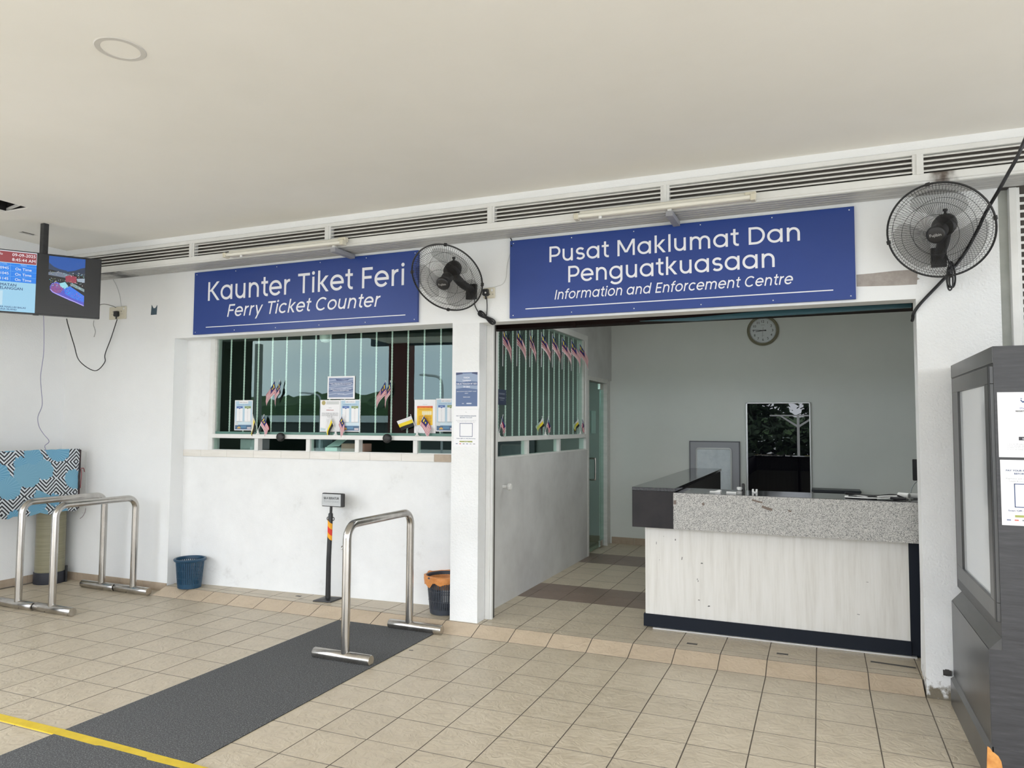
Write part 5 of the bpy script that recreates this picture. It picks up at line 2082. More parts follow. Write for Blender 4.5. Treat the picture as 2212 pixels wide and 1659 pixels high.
q.build('edge_binding', noise_mat('worn_dark_binding', [(0.4, (0.02, 0.02, 0.025)), (0.7, (0.09, 0.05, 0.05))], scale=18, rough=.7), t)
q = MB()
p = Vector((XB - .004, y1 + .010, 1.135))
q.tube(smooth_path([p + Vector((0, 0, .01)), p + Vector((.006, .008, .004)), p + Vector((.004, .02, .010)), p + Vector((.006, .03, -.004)), p + Vector((.004, .036, -.03))], 4), .004, 6)
q.tube(smooth_path([p, p + Vector((.008, .002, -.05)), p + Vector((.006, .0, -.12)), p + Vector((.004, -.002, -.19))], 4), .004, 6)
q.build('tie_string', flat((.24, .07, .08), .8), t)
q = MB()
q.tube(smooth_path([at(185, 1098, 'y', .1), at(183, 1108, 'y', .1), at(178, 1116, 'y', .1), at(173, 1120, 'y', .1)], 4), .0035, 6)
q.build('loose_wire', pm('mauve_wire', (.30, .26, .28), .5), t)
for nm, lab, pts in (('wall_scratch_frame', 'thin pale conduit outline on the wall right of the patterned box', [(178, 975), (186, 976), (185, 1108), (178, 1108)]),):
    q = MB()
    q.tube([at(a, c, 'y', YF - .003) for a, c in pts], .003, 5)
    tag(q.build('thin_conduit', pm('off_white_conduit', (.66, .66, .65), .5)), lab, 'conduit')

cx_, cy_ = -4.70, -0.01
t = thing('water_filter_tank', 'khaki fibreglass tank on a dark base in the left corner below the patterned box', 'tank', (cx_, cy_, 0))
T = Matrix.Translation((cx_, cy_, 0))
q = MB()
q.lathe([(.132, .105), (.131, .30), (.130, .9), (.126, 1.02), (.11, 1.10), (.06, 1.14), (.0001, 1.14)], 40, 0, T)
q.build('tank_shell', KHAKI, t)
q = MB()
q.lathe([(.0001, 0), (.138, 0), (.140, .006), (.138, .112), (.131, .116)], 40, 0, T)
q.build('base_ring', pm('slate_black_base', (0.022, 0.025, 0.035), .5), t)
q = MB()
q.lathe([(.0001, 1.13), (.05, 1.13), (.05, 1.20), (.0001, 1.20)], 16, 0, T)
q.build('valve_cap', BLACKP, t)
q = MB()
q.cyl((cx_ + .12, cy_ + .09, 0.0), (cx_ + .12, cy_ + .09, .16), .012, 8)
q.build('drain_pipe', BLACKP, t)

# ------------------------------------------------------------------ kiosk on the right
kx, ky = 3.193, -1.05
t = thing('wooden_booth', 'charcoal wood grain booth with a framed side pane right of the column', 'booth', (3.7, -.5, 0))
q = MB()
q.box(kx, ky, .645, 4.6, 0.115, 1.977)
q.build('upper_body', KWOOD, t)
q = MB()
q.box(kx + .0005, ky + .002, 1.90, kx - .003, .11, 1.975)
q.build('top_strip', KWOODS, t)
q = MB()
q.prism([(kx - .0005, ky, .645), (kx - .05, ky, .59), (kx - .0005, ky, .59)], (0, -ky - .03, 0))
q.build('sloping_ledge', KWOODS, t)
q = MB()
q.box(kx - .05, ky, .155, 4.6, -.03, .59)
q.build('lower_body', KWOOD, t)
q = MB()
q.box(kx, ky, .59, 4.6, -.03, .645)
q.build('middle_band', KWOOD, t)
q = MB()
q.box(kx - .053, ky + .002, .16, kx - .049, -.031, .588)
q.build('side_panel', KWOODS, t)
q = MB()
q.prism([(kx - .073, ky, .0), (kx - .073, ky, .148), (kx - .050, ky, .166), (kx - .045, ky, .0)], (0, -.06 - ky, 0))
q.build('side_plinth', KWOODS, t)
q = MB()
q.box(kx - .045, ky - .002, 0, 4.6, -.06, .155)
q.build('front_plinth', KWOOD, t)
q = MB()
pts = [(2133, 1612), (2139, 1616), (2144, 1624), (2149, 1627), (2157, 1634), (2163, 1645), (2166, 1660), (2168, 1680), (2131, 1680)]
q.prism([at(a, c, 'y', ky - .0035) for a, c in pts], (0, .002, 0))
q.build('chipped_corner', noise_mat('orange_bare_chipboard', [(0.3, (0.50, 0.20, 0.05)), (0.6, (0.68, 0.33, 0.09)), (0.8, (0.74, 0.40, 0.14))], scale=18, detail=8, rough=.8), t, label='broken corner showing orange chipboard')
xa = kx - .016
fy0, fy1, fz0, fz1 = -.015, ky + .005, .715, 1.885
gy0, gy1, gz0, gz1 = -.185, -.925, .80, 1.803
for nm, (a0, a1, c0, c1) in {'frame_top': (fy1, fy0, gz1, fz1), 'frame_bottom': (fy1, fy0, fz0, gz0), 'frame_stile': (gy0, fy0, gz0, gz1), 'frame_stile.': (fy1, gy1, gz0, gz1)}.items():
    q = MB()
    q.box(xa, a0, c0, xa + .03, a1, c1, 0, .002)
    q.build(nm.strip('.'), KWOODS, t)
q = MB()
q.box(kx - .004, gy1, gz0, kx - .002, gy0, gz1)
q.build('pane', pm('reflection_white_pane', (0.70, 0.73, 0.75), 0.08, spec=0.9), t)  # brightness of the reflected white wall is put into the pane's base colour
q = MB()
q.box(xa + .030, gy0 + .0, gz0, kx + .012, gy0 + .02, gz1)
q.box(xa + .030, gy1 - .02, gz0, kx + .012, gy1, gz1)
q.build('pane_reveal', KWOODS, t)
q = MB()
q.box(xa - .003, ky + .004, fz0, xa + .0, ky + .03, fz1)
q.build('corner_bead', BLACKP, t)
pa_, pb_ = at(2038, 1450, 'y', .03), at(2056, 1461, 'y', .03)
t = thing('pipe_stub', 'short dark metal stub at the foot of the white column beside the booth', 'pipe', (pa_.x, .08, pb_.z))
q = MB()
q.tube([(pa_.x, .045, (pa_.z + pb_.z) / 2), (pb_.x, .045, (pa_.z + pb_.z) / 2)], .016, 10)
q.build('pipe', pm('rusty_dark_iron', (.05, .047, .043), .7), t)
q = MB()
q.box(pa_.x + .01, .04, pb_.z - .006, pa_.x + .035, .12, pa_.z + .006, 0, .003)
q.build('clamp', MATS['rusty_dark_iron'], t)
# ------------------------------------------------------------------ posters
BLK, GRY, NAVY = flat((.04, .04, .05)), flat((.35, .36, .38)), flat((.05, .085, .20))


def poster(name, label, o, ex, ez, w, h, art, cat='poster', group=None, thick=.0012, parent_rot=None):
    o = Vector(o)
    t = thing(name, label, cat, o, group=group)
    ex, ez = Vector(ex).normalized(), Vector(ez).normalized()
    en = ex.cross(ez)
    q = MB()
    a = [o, o + ex * w, o + ex * w + ez * h, o + ez * h]
    q.prism(a, en * thick)
    q.build('sheet', PAPER, t)
    s_ = Sheet(o + en * thick, ex, ez, .0003)
    art(s_, w, h)
    s_.build(t, 'printed_artwork', 'lettering', False)
    return t


def lines(s_, x0, x1, z, n, dz, m, hgt=.25, seed=0):
    """rows of print too small to read"""
    r = random.Random(seed)
    for k in range(n):
        x = x0 + r.uniform(0, .04) * (x1 - x0)
        xe = x1 - r.uniform(0, .12) * (x1 - x0)
        while x < xe:
            w = r.uniform(.03, .09) * (x1 - x0)
            s_.rect(x, z - k * dz, min(xe, x + w * .82), z - k * dz + dz * hgt, m, 3)
            x += w


def art_touch(s_, w, h):
    s_.rect(w * .07, h * .06, w * .93, h * .95, flat((.10, .155, .30)), 1)
    c2_ = flat((.30, .37, .52))
    s_.poly([(w * .07, h * .72), (w * .3, h * .69), (w * .6, h * .72), (w * .93, h * .70), (w * .93, h * .93), (w * .07, h * .91)], c2_, 2)
    s_.poly([(w * .07, h * .52), (w * .4, h * .55), (w * .93, h * .50), (w * .93, h * .60), (w * .07, h * .62)], c2_, 2)
    s_.poly([(w * .07, h * .88), (w * .35, h * .91), (w * .3, h * .95), (w * .07, h * .95)], flat((.05, .07, .15)), 3)
    s_.poly([(w * .93, h * .88), (w * .7, h * .92), (w * .72, h * .95), (w * .93, h * .95)], flat((.05, .07, .15)), 3)
    s_.text('TIADA', w * .5, h * .79, h * .062, SIGNW, 5, 'C', .02)
    s_.text('TAMBAH', w * .5, h * .71, h * .062, SIGNW, 5, 'C', .02)
    s_.text("NILAI TOUCH N' GO", w * .5, h * .63, h * .058, SIGNW, 5, 'C', .02, w * .80)
    s_.text('DI SINI', w * .5, h * .55, h * .062, SIGNW, 5, 'C', .02)
    s_.text('SILA GUNA KAD DEBIT / KAD', w * .5, h * .44, h * .030, SIGNW, 5, 'C', .01, w * .78)
    s_.text('KREDIT', w * .5, h * .39, h * .030, SIGNW, 5, 'C', .01)
    s_.text('TERIMA KASIH', w * .5, h * .29, h * .032, SIGNW, 5, 'C', .02)
    s_.text('MIB', w * .36, h * .12, h * .036, SIGNW, 5, 'C')
    s_.rect(w * .50, h * .118, w * .70, h * .150, flat((.55, .60, .70)), 3)


def art_parking(s_, w, h):
    s_.text('Go.', w * .5, h * .93, h * .030, GRY, 5, 'C', .02)
    s_.text('PAY YOUR PARKING ONLINE', w * .5, h * .825, h * .036, NAVY, 5, 'C', .025, w * .80)
    s_.text('BEFORE YOU EXIT', w * .5, h * .778, h * .036, NAVY, 5, 'C', .025, w * .50)
    s_.text('Payment will only be processed via', w * .5, h * .705, h * .030, GRY, 5, 'C', .0, w * .80)
    s_.text('Touch & Go, debit or credit card.', w * .5, h * .665, h * .030, GRY, 5, 'C', .0, w * .72)
    a, c = w * .24, w * .76
    z0, z1 = h * .275, h * .640
    for (x0, x1, y0, y1) in ((a, c, z0, z0 + .004), (a, c, z1 - .004, z1), (a, a + .004, z0, z1), (c - .004, c, z0, z1)):
        s_.rect(x0, y0, x1, y1, NAVY, 2)
    s_.text('Scan QR or visit berts.my', w * .5, h * .215, h * .034, NAVY, 5, 'C', .02, w * .76)
    s_.rect(w * .24, h * .125, w * .76, h * .160, flat((.33, .36, .10)), 2)
    s_.text('Terms apply', w * .5, h * .131, h * .022, SIGNW, 5, 'C')
    for k, cc in enumerate(((.15, .18, .30), (.62, .15, .12), (.22, .24, .26), (.2, .25, .4), (.4, .42, .44), (.3, .3, .32))):
        s_.rect(w * (.09 + .14 * k), h * .072, w * (.09 + .14 * k + .075), h * .092, flat(cc), 2)


def art_register(s_, w, h):
    s_.poly([(w * .43, h * .89), (w * .46, h * .86), (w * .50, h * .865), (w * .505, h * .90), (w * .53, h * .90), (w * .53, h * .865), (w * .58, h * .835), (w * .57, h * .82), (w * .52, h * .845), (w * .46, h * .835), (w * .42, h * .87)], NAVY, 2)
    s_.rect(w * .42, h * .895, w * .455, h * .905, NAVY, 2)
    s_.rect(w * .615, h * .84, w * .62, h * .91, GRY, 2)
    s_.text('EPangkor', w * .5, h * .74, h * .036, flat((.12, .13, .35)), 5, 'C', .0)
    s_.text('REGISTRATION', w * .5, h * .695, h * .036, BLK, 5, 'C', .025)
    s_.rect(w * .37, h * .26, w * .63, h * .315, BLK, 2)
    s_.text('SCAN', w * .5, h * .272, h * .036, SIGNW, 5, 'C', .02)
    for k, tx in enumerate(('1. Scan the QR code above', '2. Enter passenger details', '3. Submit the form to continue', '4. Go to the counter to pay')):
        s_.text(tx, w * .16, h * (.195 - .028 * k), h * .024, GRY, 5, 'L')


ax_ = at(982, 801, 'y', YF)
poster('payment_poster', 'navy and white Tiada Tambah Nilai poster on the pillar, upper of the two', (-.2545, YF - .001, 1.7275), (1, 0, 0), (0, 0, 1), .223, .305, art_touch)
poster('parking_poster', 'pale parking payment poster on the pillar, below the navy poster', (-.2545, YF - .001, 1.424), (1, 0, 0), (0, 0, 1), .220, .293, art_parking)
KP = ky - .001
pA, pB = at(2153.5, 847.5, 'y', KP), at(2160, 993, 'y', KP)
poster('registration_poster', 'white registration poster on the dark booth, upper one', (pA.x, KP, pA.z - .298), (1, 0, 0), (0, 0, 1), .212, .298, art_register)
poster('parking_poster', 'white parking payment poster on the dark booth, lower one', (pB.x, KP, pB.z - .297), (1, 0, 0), (0, 0, 1), .212, .297, art_parking)
for a, c in ((pA, pB),):
    pass


def art_time(s_, w, h):
    s_.rect(w * .04, h * .03, w * .96, h * .97, flat((.46, .62, .74)), 1)
    s_.rect(w * .25, h * .89, w * .75, h * .97, PAPER, 2)
    s_.text('FERRY SCHEDULE', w * .5, h * .915, h * .030, NAVY, 5, 'C', .02, w * .42)
    s_.text('MARINA ISLAND - PANGKOR', w * .5, h * .835, h * .030, flat((.10, .25, .50)), 5, 'C', .01, w * .72)
    s_.rect(w * .06, h * .20, w * .94, h * .30, flat((.60, .72, .80)), 2)
    for x0, cc in ((.11, (.08, .16, .42)), (.56, (.25, .33, .13))):
        s_.rect(w * x0, h * .28, w * (x0 + .34), h * .78, PAPER, 2)
        s_.rect(w * x0, h * .73, w * (x0 + .34), h * .80, flat(cc), 3)
        s_.poly([(w * (x0 + .12), h * .73), (w * (x0 + .22), h * .73), (w * (x0 + .17), h * .70)], flat(cc), 3)
        s_.text('DEPART', w * (x0 + .17), h * .752, h * .026, SIGNW, 5, 'C')
        for k in range(11):
            s_.text('%d:%02d' % (7 + k, 45 if x0 < .3 else 30), w * (x0 + .17), h * (.672 - .036 * k), h * .022, GRY, 5, 'C')
    s_.rect(w * .04, h * .03, w * .96, h * .18, flat((.07, .14, .25)), 2)
    s_.poly([(w * .16, h * .06), (w * .36, h * .06), (w * .34, h * .11), (w * .26, h * .13), (w * .18, h * .10)], flat((.62, .38, .10)), 3)
    s_.rect(w * .36, h * .08, w * .66, h * .16, flat((.10, .24, .40)), 3)
    s_.rect(w * .72, h * .05, w * .93, h * .11, flat((.60, .55, .58)), 3)
    s_.rect(w * .06, h * .17, w * .22, h * .27, flat((.62, .66, .68)), 3)


def art_notice(s_, w, h):
    s_.poly([(w * .5 + w * .10 * math.cos(a) - w * .33, h * .91 + w * .10 * math.sin(a)) for a in [2 * PI * k / 12 for k in range(12)]], flat((.45, .38, .15)), 2)
    s_.rect(w * .30, h * .86, w * .94, h * .96, flat((.60, .62, .62)), 1)
    s_.text('NOTIS', w * .5, h * .74, h * .036, GRY, 5, 'C', .01)
    s_.text('PEMBATALAN', w * .5, h * .665, h * .042, flat((.45, .05, .06)), 5, 'C', .02)
    for k, tx in enumerate(('SEMUA PEMBELIAN TIKET FERI', 'ADALAH MUKTAMAD DAN TIDAK', 'BOLEH DIKEMBALIKAN KEPADA', 'KAUNTER')):
        s_.text(tx, w * .5, h * (.575 - .038 * k), h * .026, BLK, 5, 'C', .01, w * (.82 if k < 3 else .25))
    for k, tx in enumerate(('Sila semak tarikh dan masa', 'perjalanan anda sebelum', 'membuat pembayaran', 'tiket di kaunter ini', 'Terima kasih')):
        s_.text(tx, w * .5, h * (.385 - .036 * k), h * .024, GRY, 5, 'C', .0)
    s_.poly([(w * .03, h * .03), (w * .45, h * .03), (w * .30, h * .10), (w * .03, h * .13)], flat((.55, .66, .70)), 1)


def art_yellow(s_, w, h):
    s_.text('MAKLUMAN', w * .5, h * .845, h * .028, GRY, 5, 'C')
    s_.rect(w * .13, h * .24, w * .86, h * .80, flat((.85, .52, .015)), 1)
    s_.rect(w * .13, h * .745, w * .86, h * .81, flat((.72, .09, .03)), 2)
    s_.text('HARGA TIKET FERI', w * .5, h * .76, h * .030, flat((.85, .52, .015)), 5, 'C', .02, w * .62)
    lines(s_, w * .2, w * .82, h * .69, 1, h * .03, flat((.55, .22, .02)), .6, 2)
    s_.rect(w * .36, h * .545, w * .82, h * .66, flat((.88, .72, .30)), 2)
    for k in range(5):
        s_.poly([(w * (.38 + .09 * k), h * .55), (w * (.44 + .09 * k), h * .55), (w * (.43 + .09 * k), h * .64), (w * (.41 + .09 * k), h * .655), (w * (.39 + .09 * k), h * .64)], flat((.82, .80, .62)), 3)
    lines(s_, w * .2, w * .82, h * .50, 8, h * .032, flat((.45, .17, .02)), .45, 5)


def art_ocean(s_, w, h):
    s_.rect(w * .05, h * .07, w * .94, h * .93, flat((.23, .29, .45)), 1)
    dk_, lt_ = flat((.075, .11, .24)), flat((.42, .48, .62))
    for k in range(5):
        z = .18 + .15 * k
        s_.poly([(w * .05, h * z), (w * .35, h * (z + .05)), (w * .65, h * (z - .01)), (w * .94, h * (z + .06)), (w * .94, h * (z + .10)), (w * .6, h * (z + .03)), (w * .3, h * (z + .08)), (w * .05, h * (z + .03))], dk_ if k % 2 else lt_, 2)
    s_.poly([(w * .28, h * .90), (w * .34, h * .80), (w * .74, h * .81), (w * .82, h * .88), (w * .60, h * .83)], dk_, 3)
    s_.text('TIKET FERI SILA BELI DI KAUNTER', w * .5, h * .665, h * .060, SIGNW, 5, 'C', .02, w * .82)
    s_.text('ATAU SECARA DALAM TALIAN', w * .5, h * .60, h * .055, SIGNW, 5, 'C', .02, w * .72)
    s_.text('BERTS TICKETING FERRY SYSTEM', w * .5, h * .42, h * .055, SIGNW, 5, 'C', .02, w * .76)
    s_.text('PERLU DICETAK', w * .5, h * .345, h * .055, SIGNW, 5, 'C', .02, w * .60)
    s_.text('TERIMA KASIH', w * .5, h * .20, h * .055, SIGNW, 5, 'C', .01)


GP = -0.004  # just outside the glass


def gposter(name, label, pxl, w_px, art, cat='poster', group=None):
    (x0, y0), (x1, y1) = pxl
    u0, z1 = glassuv(x0, y0, .0)
    u1, z0 = glassuv(x1, y1, .0)
    o = WA + WU * u0 - WN * (-.003) + Vector((0, 0, z0))
    return poster(name, label, o - WN * .0 - WN * .018, WU, (0, 0, 1), u1 - u0, z1 - z0, art, cat, group)


kq = 560 / 2212
cq = lambda x, y: (440 + x * kq, 700 + y * kq)
gposter('timetable_poster', 'pale blue ferry timetable poster at the left end of the ticket window', (cq(259, 650), cq(405, 908)), 0, art_time, group=None)
gposter('ocean_notice', 'white framed blue wave notice stuck above two sheets in the ticket window', (cq(1051, 446), cq(1281, 638)), 0, art_ocean)
gposter('refund_notice', 'white typed notice sheet with a red heading in the middle of the ticket window', (cq(989, 648), cq(1153, 920)), 0, art_notice)
gposter('timetable_poster', 'pale blue ferry timetable poster beside the white typed notice', (cq(1160, 645), cq(1326, 919)), 0, art_time)
gposter('fare_notice', 'white sheet with an orange yellow panel near the right end of the ticket window', (cq(1793, 645), cq(1972, 932)), 0, art_yellow)
gposter('timetable_poster', 'pale blue ferry timetable poster cut off by the pillar at the right', (cq(1978, 636), cq(2147, 918)), 0, art_time)


def art_dark(s_, w, h):
    s_.rect(0, 0, w, h, flat((.022, .035, .075)), 1)
    for k, wd in ((.74, .7), (.68, .66), (.46, .66), (.40, .6), (.30, .4)):
        s_.rect(w * (.5 - wd / 2), h * k, w * (.5 + wd / 2), h * (k + .022), flat((.30, .33, .40)), 2)


poster('dark_notice', 'small dark navy notice on the side window near the entrance', (XP - .022, .735, 1.775), (0, 1, 0), (0, 0, 1), .185, .135, art_dark)
# ------------------------------------------------------------------ flags
FR, FWH, FB, FY, FK = flat((.50, .025, .05), .7), flat((.74, .74, .76), .7), flat((.012, .022, .14), .7), flat((.80, .62, .03), .7), flat((.012, .012, .014), .7)
STICK = pm('white_flag_stick', (.78, .78, .80), .4)


def flag_mesh(kind, Wf, Hf, droop, wave, fold=0.0, seed=0):
    """cloth hanging from the top of its stick, hoist along -z, fly drooping by an angle"""
    r = random.Random(seed)
    n, m = (22, 14) if kind == 'my' else (16, 6)
    vv, ff, mi = [], [], []
    cd_, sd_ = math.cos(droop), math.sin(droop)
    for j in range(m + 1):
        for i in range(n + 1):
            u, v = i / n, j / m
            du = Wf * u
            sag = droop * (1 - .25 * v * (1 - u))
            x = du * math.cos(sag) * (1 - fold * .35 * u)
            z = -Hf * v * (1 - .42 * u * fold) - du * math.sin(sag)
            y = wave * math.sin(5.5 * u + 2.2 * v + seed) * (0.25 + u) + fold * .022 * math.sin(9 * v + 3 * u)
            vv.append((x, y, z))
    for j in range(m):
        for i in range(n):
            a = j * (n + 1) + i
            ff.append((a, a + 1, a + n + 2, a + n + 1))
            if kind == 'my':
                if i < n * .5 and j < 8:
                    cx_, cy_ = (i + .5) / n * 2, (j + .5) / 8
                    d1 = math.hypot((cx_ - .40) * 1.35, cy_ - .5)
                    d2 = math.hypot((cx_ - .50) * 1.35, cy_ - .5)
                    d3 = math.hypot((cx_ - .62) * 1.35, cy_ - .5)
                    mi.append(3 if (d1 < .30 and d2 > .24) or d3 < .15 else 2)
                else:
                    mi.append(0 if j % 2 == 0 else 1)
            else:
                mi.append((1, 3, 4)[j // 2])
    return vv, ff, mi


def flag_part(parent, kind, base, Mloc, Wf, Hf, droop, wave, fold=0.0, seed=0):
    vv, ff, mi = flag_mesh(kind, Wf, Hf, droop, wave, fold, seed)
    q = MB()
    for f, m_ in zip(ff, mi):
        pass
    base = Vector(base)
    vw = [base + Mloc @ Vector(p) for p in vv]
    q.v = [tuple(p) for p in vw]
    q.f = ff
    q.m = mi
    q.smooth = [True] * len(ff)
    return q.build('national_flag' if kind == 'my' else 'state_flag', [FR, FWH, FB, FY, FK], parent)


def desk_pair(label, base, ang, spread, style):
    """two crossed paper flags in one small white stand"""
    base = Vector(base)
    t = thing('desk_flag_pair', label, 'flags', base, group=None)
    q = MB()
    q.lathe([(.0001, 0), (.018, 0), (.019, .006), (.010, .010), (.008, .030), (.011, .034), (.0001, .034)], 14, 0, Matrix.Translation(base))
    q.build('stand', WHITEP, t)
    ex = Vector((math.cos(ang), math.sin(ang), 0))
    for s_, kind in ((-1, 'pk'), (1, 'my')):
        d = (ex * (s_ * spread) + Vector((0, 0, 1))).normalized()
        p0 = base + Vector((0, 0, .03))
        p1 = p0 + d * .165
        q = MB()
        q.tube([p0, p1], .0022, 6)
        q.tube([p1, p1 + d * .006], .004, 6)
        q.build('stick', STICK, t)
        zax = d
        xax = (ex * s_ if s_ > 0 else -ex)
        xax = (xax - zax * xax.dot(zax)).normalized()
        if style.get('drape') and s_ < 0:
            xax = (xax + Vector((0, 0, -1.2)) * .4).normalized()
            xax = (xax - zax * xax.dot(zax)).normalized()
        yax = zax.cross(xax)
        Mx = Matrix((xax, yax, zax)).transposed()
        dr = style['dl'] if s_ < 0 else style['dr']
        flag_part(t, kind, p1 - d * .008, Mx, .145, .092, dr, .010, style.get('fl' if s_ < 0 else 'fr', .2), int(label.__len__()) % 5 + s_)
    return t


ANG = WROT
def gpt(px, py, off):
    u, z = glassuv(px, py, off)
    return WA + WU * u + WN * off + Vector((0, 0, z))


kz = .36
z_tr = 1.4995
for lab, px_, st in (('small crossed paper flags on the window rail beside the left timetable poster', 557, dict(dl=1.0, dr=.7, fl=.3, fr=.25)),
                     ('small crossed paper flags on the window rail in front of the white typed notice', 725, dict(dl=.85, dr=.9, fl=.15, fr=.15)),
                     ('small crossed paper flags on the window rail in front of the yellow fare notice', 901, dict(dl=-.05, dr=.55, fl=.05, fr=.2))):
    u, z = glassuv(px_, 938, .012)
    b_ = WA + WU * u + WN * .012
    desk_pair(lab, (b_.x, b_.y, z_tr), ANG, .42, st)
for lab, y, st in (('small crossed paper flags on the side window rail, middle pair of three', 1.87, dict(dl=.35, dr=.8, fl=.2, fr=.4)),
                   ('small crossed paper flags on the side window rail, farthest pair by the glass door', 3.03, dict(dl=.35, dr=.8, fl=.2, fr=.4)),
                   ('small crossed paper flags on the side window rail, pair nearest the entrance', 0.72, dict(dl=.5, dr=.8, fl=.3, fr=.5))):
    desk_pair(lab, (XP + .0, y, 1.4985), 1.32, .36, st)


def hang_flag(label, base, ang, length, droop, fold, seed, stick_up=True, group=None, W_=.215, H_=.15):
    base = Vector(base)
    t = thing('small_flag', label, 'flag', base, group=group)
    q = MB()
    q.tube([base, base - Vector((0, 0, length))], .0028, 6)
    q.build('stick', STICK, t)
    ex = Vector((math.cos(ang), math.sin(ang), 0))
    ey = Vector((-math.sin(ang), math.cos(ang), 0))
    Mx = Matrix((ex, ey, Vector((0, 0, 1)))).transposed()
    flag_part(t, 'my', base - Vector((0, 0, .004)), Mx, W_, H_, droop, .012, fold, seed)
    return t


ORD = ('first', 'second', 'third', 'fourth', 'fifth', 'sixth', 'seventh', 'last')
ys = (0.765, 1.085, 1.405, 1.72, 2.04, 2.35, 2.66, 2.96)
zs = (2.46, 2.485, 2.50, 2.525, 2.545, 2.548, 2.553, 2.550)
for k in range(8):
    hang_flag('%s paper flag from the entrance in the row along the top of the side window' % ORD[k], (XP + .012, ys[k], zs[k]),
              (.45, .4, .35, .45, .5, .4, .45, .5)[k], .35, (1.16, 1.10, 1.25, 1.05, 1.10, 1.02, 1.0, 1.0)[k], (.35, .4, .3, .45, .45, .4, .3, .3)[k], k, group='row of flags on the side window')
for (px_, py_, lab) in ((604, 822, 'left'), (842, 823, 'right')):
    for s_, nm in ((-1, 'outer'), (1, 'inner')):
        p = gpt(px_ + s_ * 5, py_ + (0 if s_ < 0 else -1), -.010)
        p = p + WN * .030
        hang_flag('%s flag of the drooping pair on the %s half of the ticket window' % ('left' if s_ < 0 else 'right', lab), p,
                  WROT + PI + .3 if s_ < 0 else WROT + PI + .1, .02, 1.0 if s_ < 0 else 1.2, .30, 3 + s_, group='hanging flag pairs on the ticket window', W_=.165, H_=.12)

# ------------------------------------------------------------------ intercom speakers on the window rail
for px_, py_, lab in ((608, 944, 'round black intercom speaker on the window rail, left of the middle notices'), (838, 947, 'round black intercom speaker on the window rail, left of the yellow notice')):
    u, z = glassuv(px_, py_, .03)
    c0 = WA + WU * u + WN * .022 + Vector((0, 0, z))
    t = thing('intercom_speaker', lab, 'speaker', c0)
    Mx = Matrix((WU, Vector((0, 0, 1)), WN)).transposed().to_4x4()
    T = Matrix.Translation(c0) @ Mx
    q = MB()
    q.lathe([(.0001, 0), (.030, 0), (.038, .006), (.041, .018), (.039, .034), (.033, .042), (.026, .044)], 28, 0, T)
    q.build('housing', BLACKP, t)
    q = MB()
    q.lathe([(.026, .042), (.014, .046), (.0001, .048)], 24, 0, T)
    q.build('grille', DARKG, t)

# ------------------------------------------------------------------ inside the ticket office
t = thing('office_worktop', 'dim worktop inside the ticket office behind the window', 'worktop', (-1.7, .9, 1.25))
skew(t)
t['label'] = 'dim worktop inside the ticket office behind the window'
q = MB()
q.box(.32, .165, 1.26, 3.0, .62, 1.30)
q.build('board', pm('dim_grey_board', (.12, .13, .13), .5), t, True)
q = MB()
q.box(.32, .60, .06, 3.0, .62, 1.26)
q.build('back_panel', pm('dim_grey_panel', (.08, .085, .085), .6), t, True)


def inbox(name, label, cat, u0, u1, w0, w1, z0, z1, mat, pname='carton'):
    t = thing(name, label, cat)
    skew(t)
    q = MB()
    q.box(u0, w0, z0, u1, w1, z1, 0, .003)
    q.build(pname, mat, t, True)
    return t


t = inbox('paper_stack', 'pale sheets of paper piled behind the middle low pane', 'paper', 1.53, 1.66, .10, .24, 1.347, 1.385, pm('office_paper', (.62, .78, .74), .6), 'lower_sheets')
q = MB()
q.prism([(1.55, .10, 1.388), (1.68, .10, 1.396), (1.685, .22, 1.45), (1.58, .22, 1.448)], (0, .004, .004))
q.build('upper_sheet', MATS['office_paper'], t, True)
inbox('carton_box', 'reddish brown carton behind the middle low pane', 'box', 1.69, 1.93, .12, .26, 1.347, 1.42, pm('brown_carton', (.34, .20, .15), .7))
inbox('printer', 'grey printer behind the left low pane', 'printer', .58, .80, .10, .26, 1.347, 1.45, pm('printer_grey', (.30, .33, .33), .5), 'printer_body')
inbox('file_rack', 'dark file rack behind the low pane beside the pale sheets', 'rack', 1.44, 1.51, .09, .26, 1.347, 1.455, pm('rack_slate', (.10, .14, .16), .5), 'rack_body')
# camera dome at the top of the window
p = gpt(703, 727, -.14)
t = thing('dome_camera', 'white swivel security camera at the top behind the ticket window', 'camera', p)
q = MB()
q.lathe([(.0001, .09), (.062, .09), (.066, .075), (.060, .045), (.048, .035), (.0001, .035)], 24, 0, Matrix.Translation(p))
q.build('bracket_cap', pm('camera_white', (.85, .87, .86), .4), t)
q = MB()
q.lathe([(.046, .036), (.056, .010), (.054, -.025), (.036, -.052), (.0001, -.060)], 24, 0, Matrix.Translation(p))
q.build('swivel_body', MATS['camera_white'], t)
q = MB()
q.lathe([(.0001, .047), (.022, .044), (.026, .030)], 16, 0, Matrix.Translation(p) @ Matrix.Rotation(PI / 2 + .5, 4, 'X'))
q.build('lens', BLACKP, t)
q = MB()
q.cyl(p + Vector((0, 0, .09)), p + Vector((0, 0, .5)), .02, 10)
q.build('drop_rod', MATS['camera_white'], t)

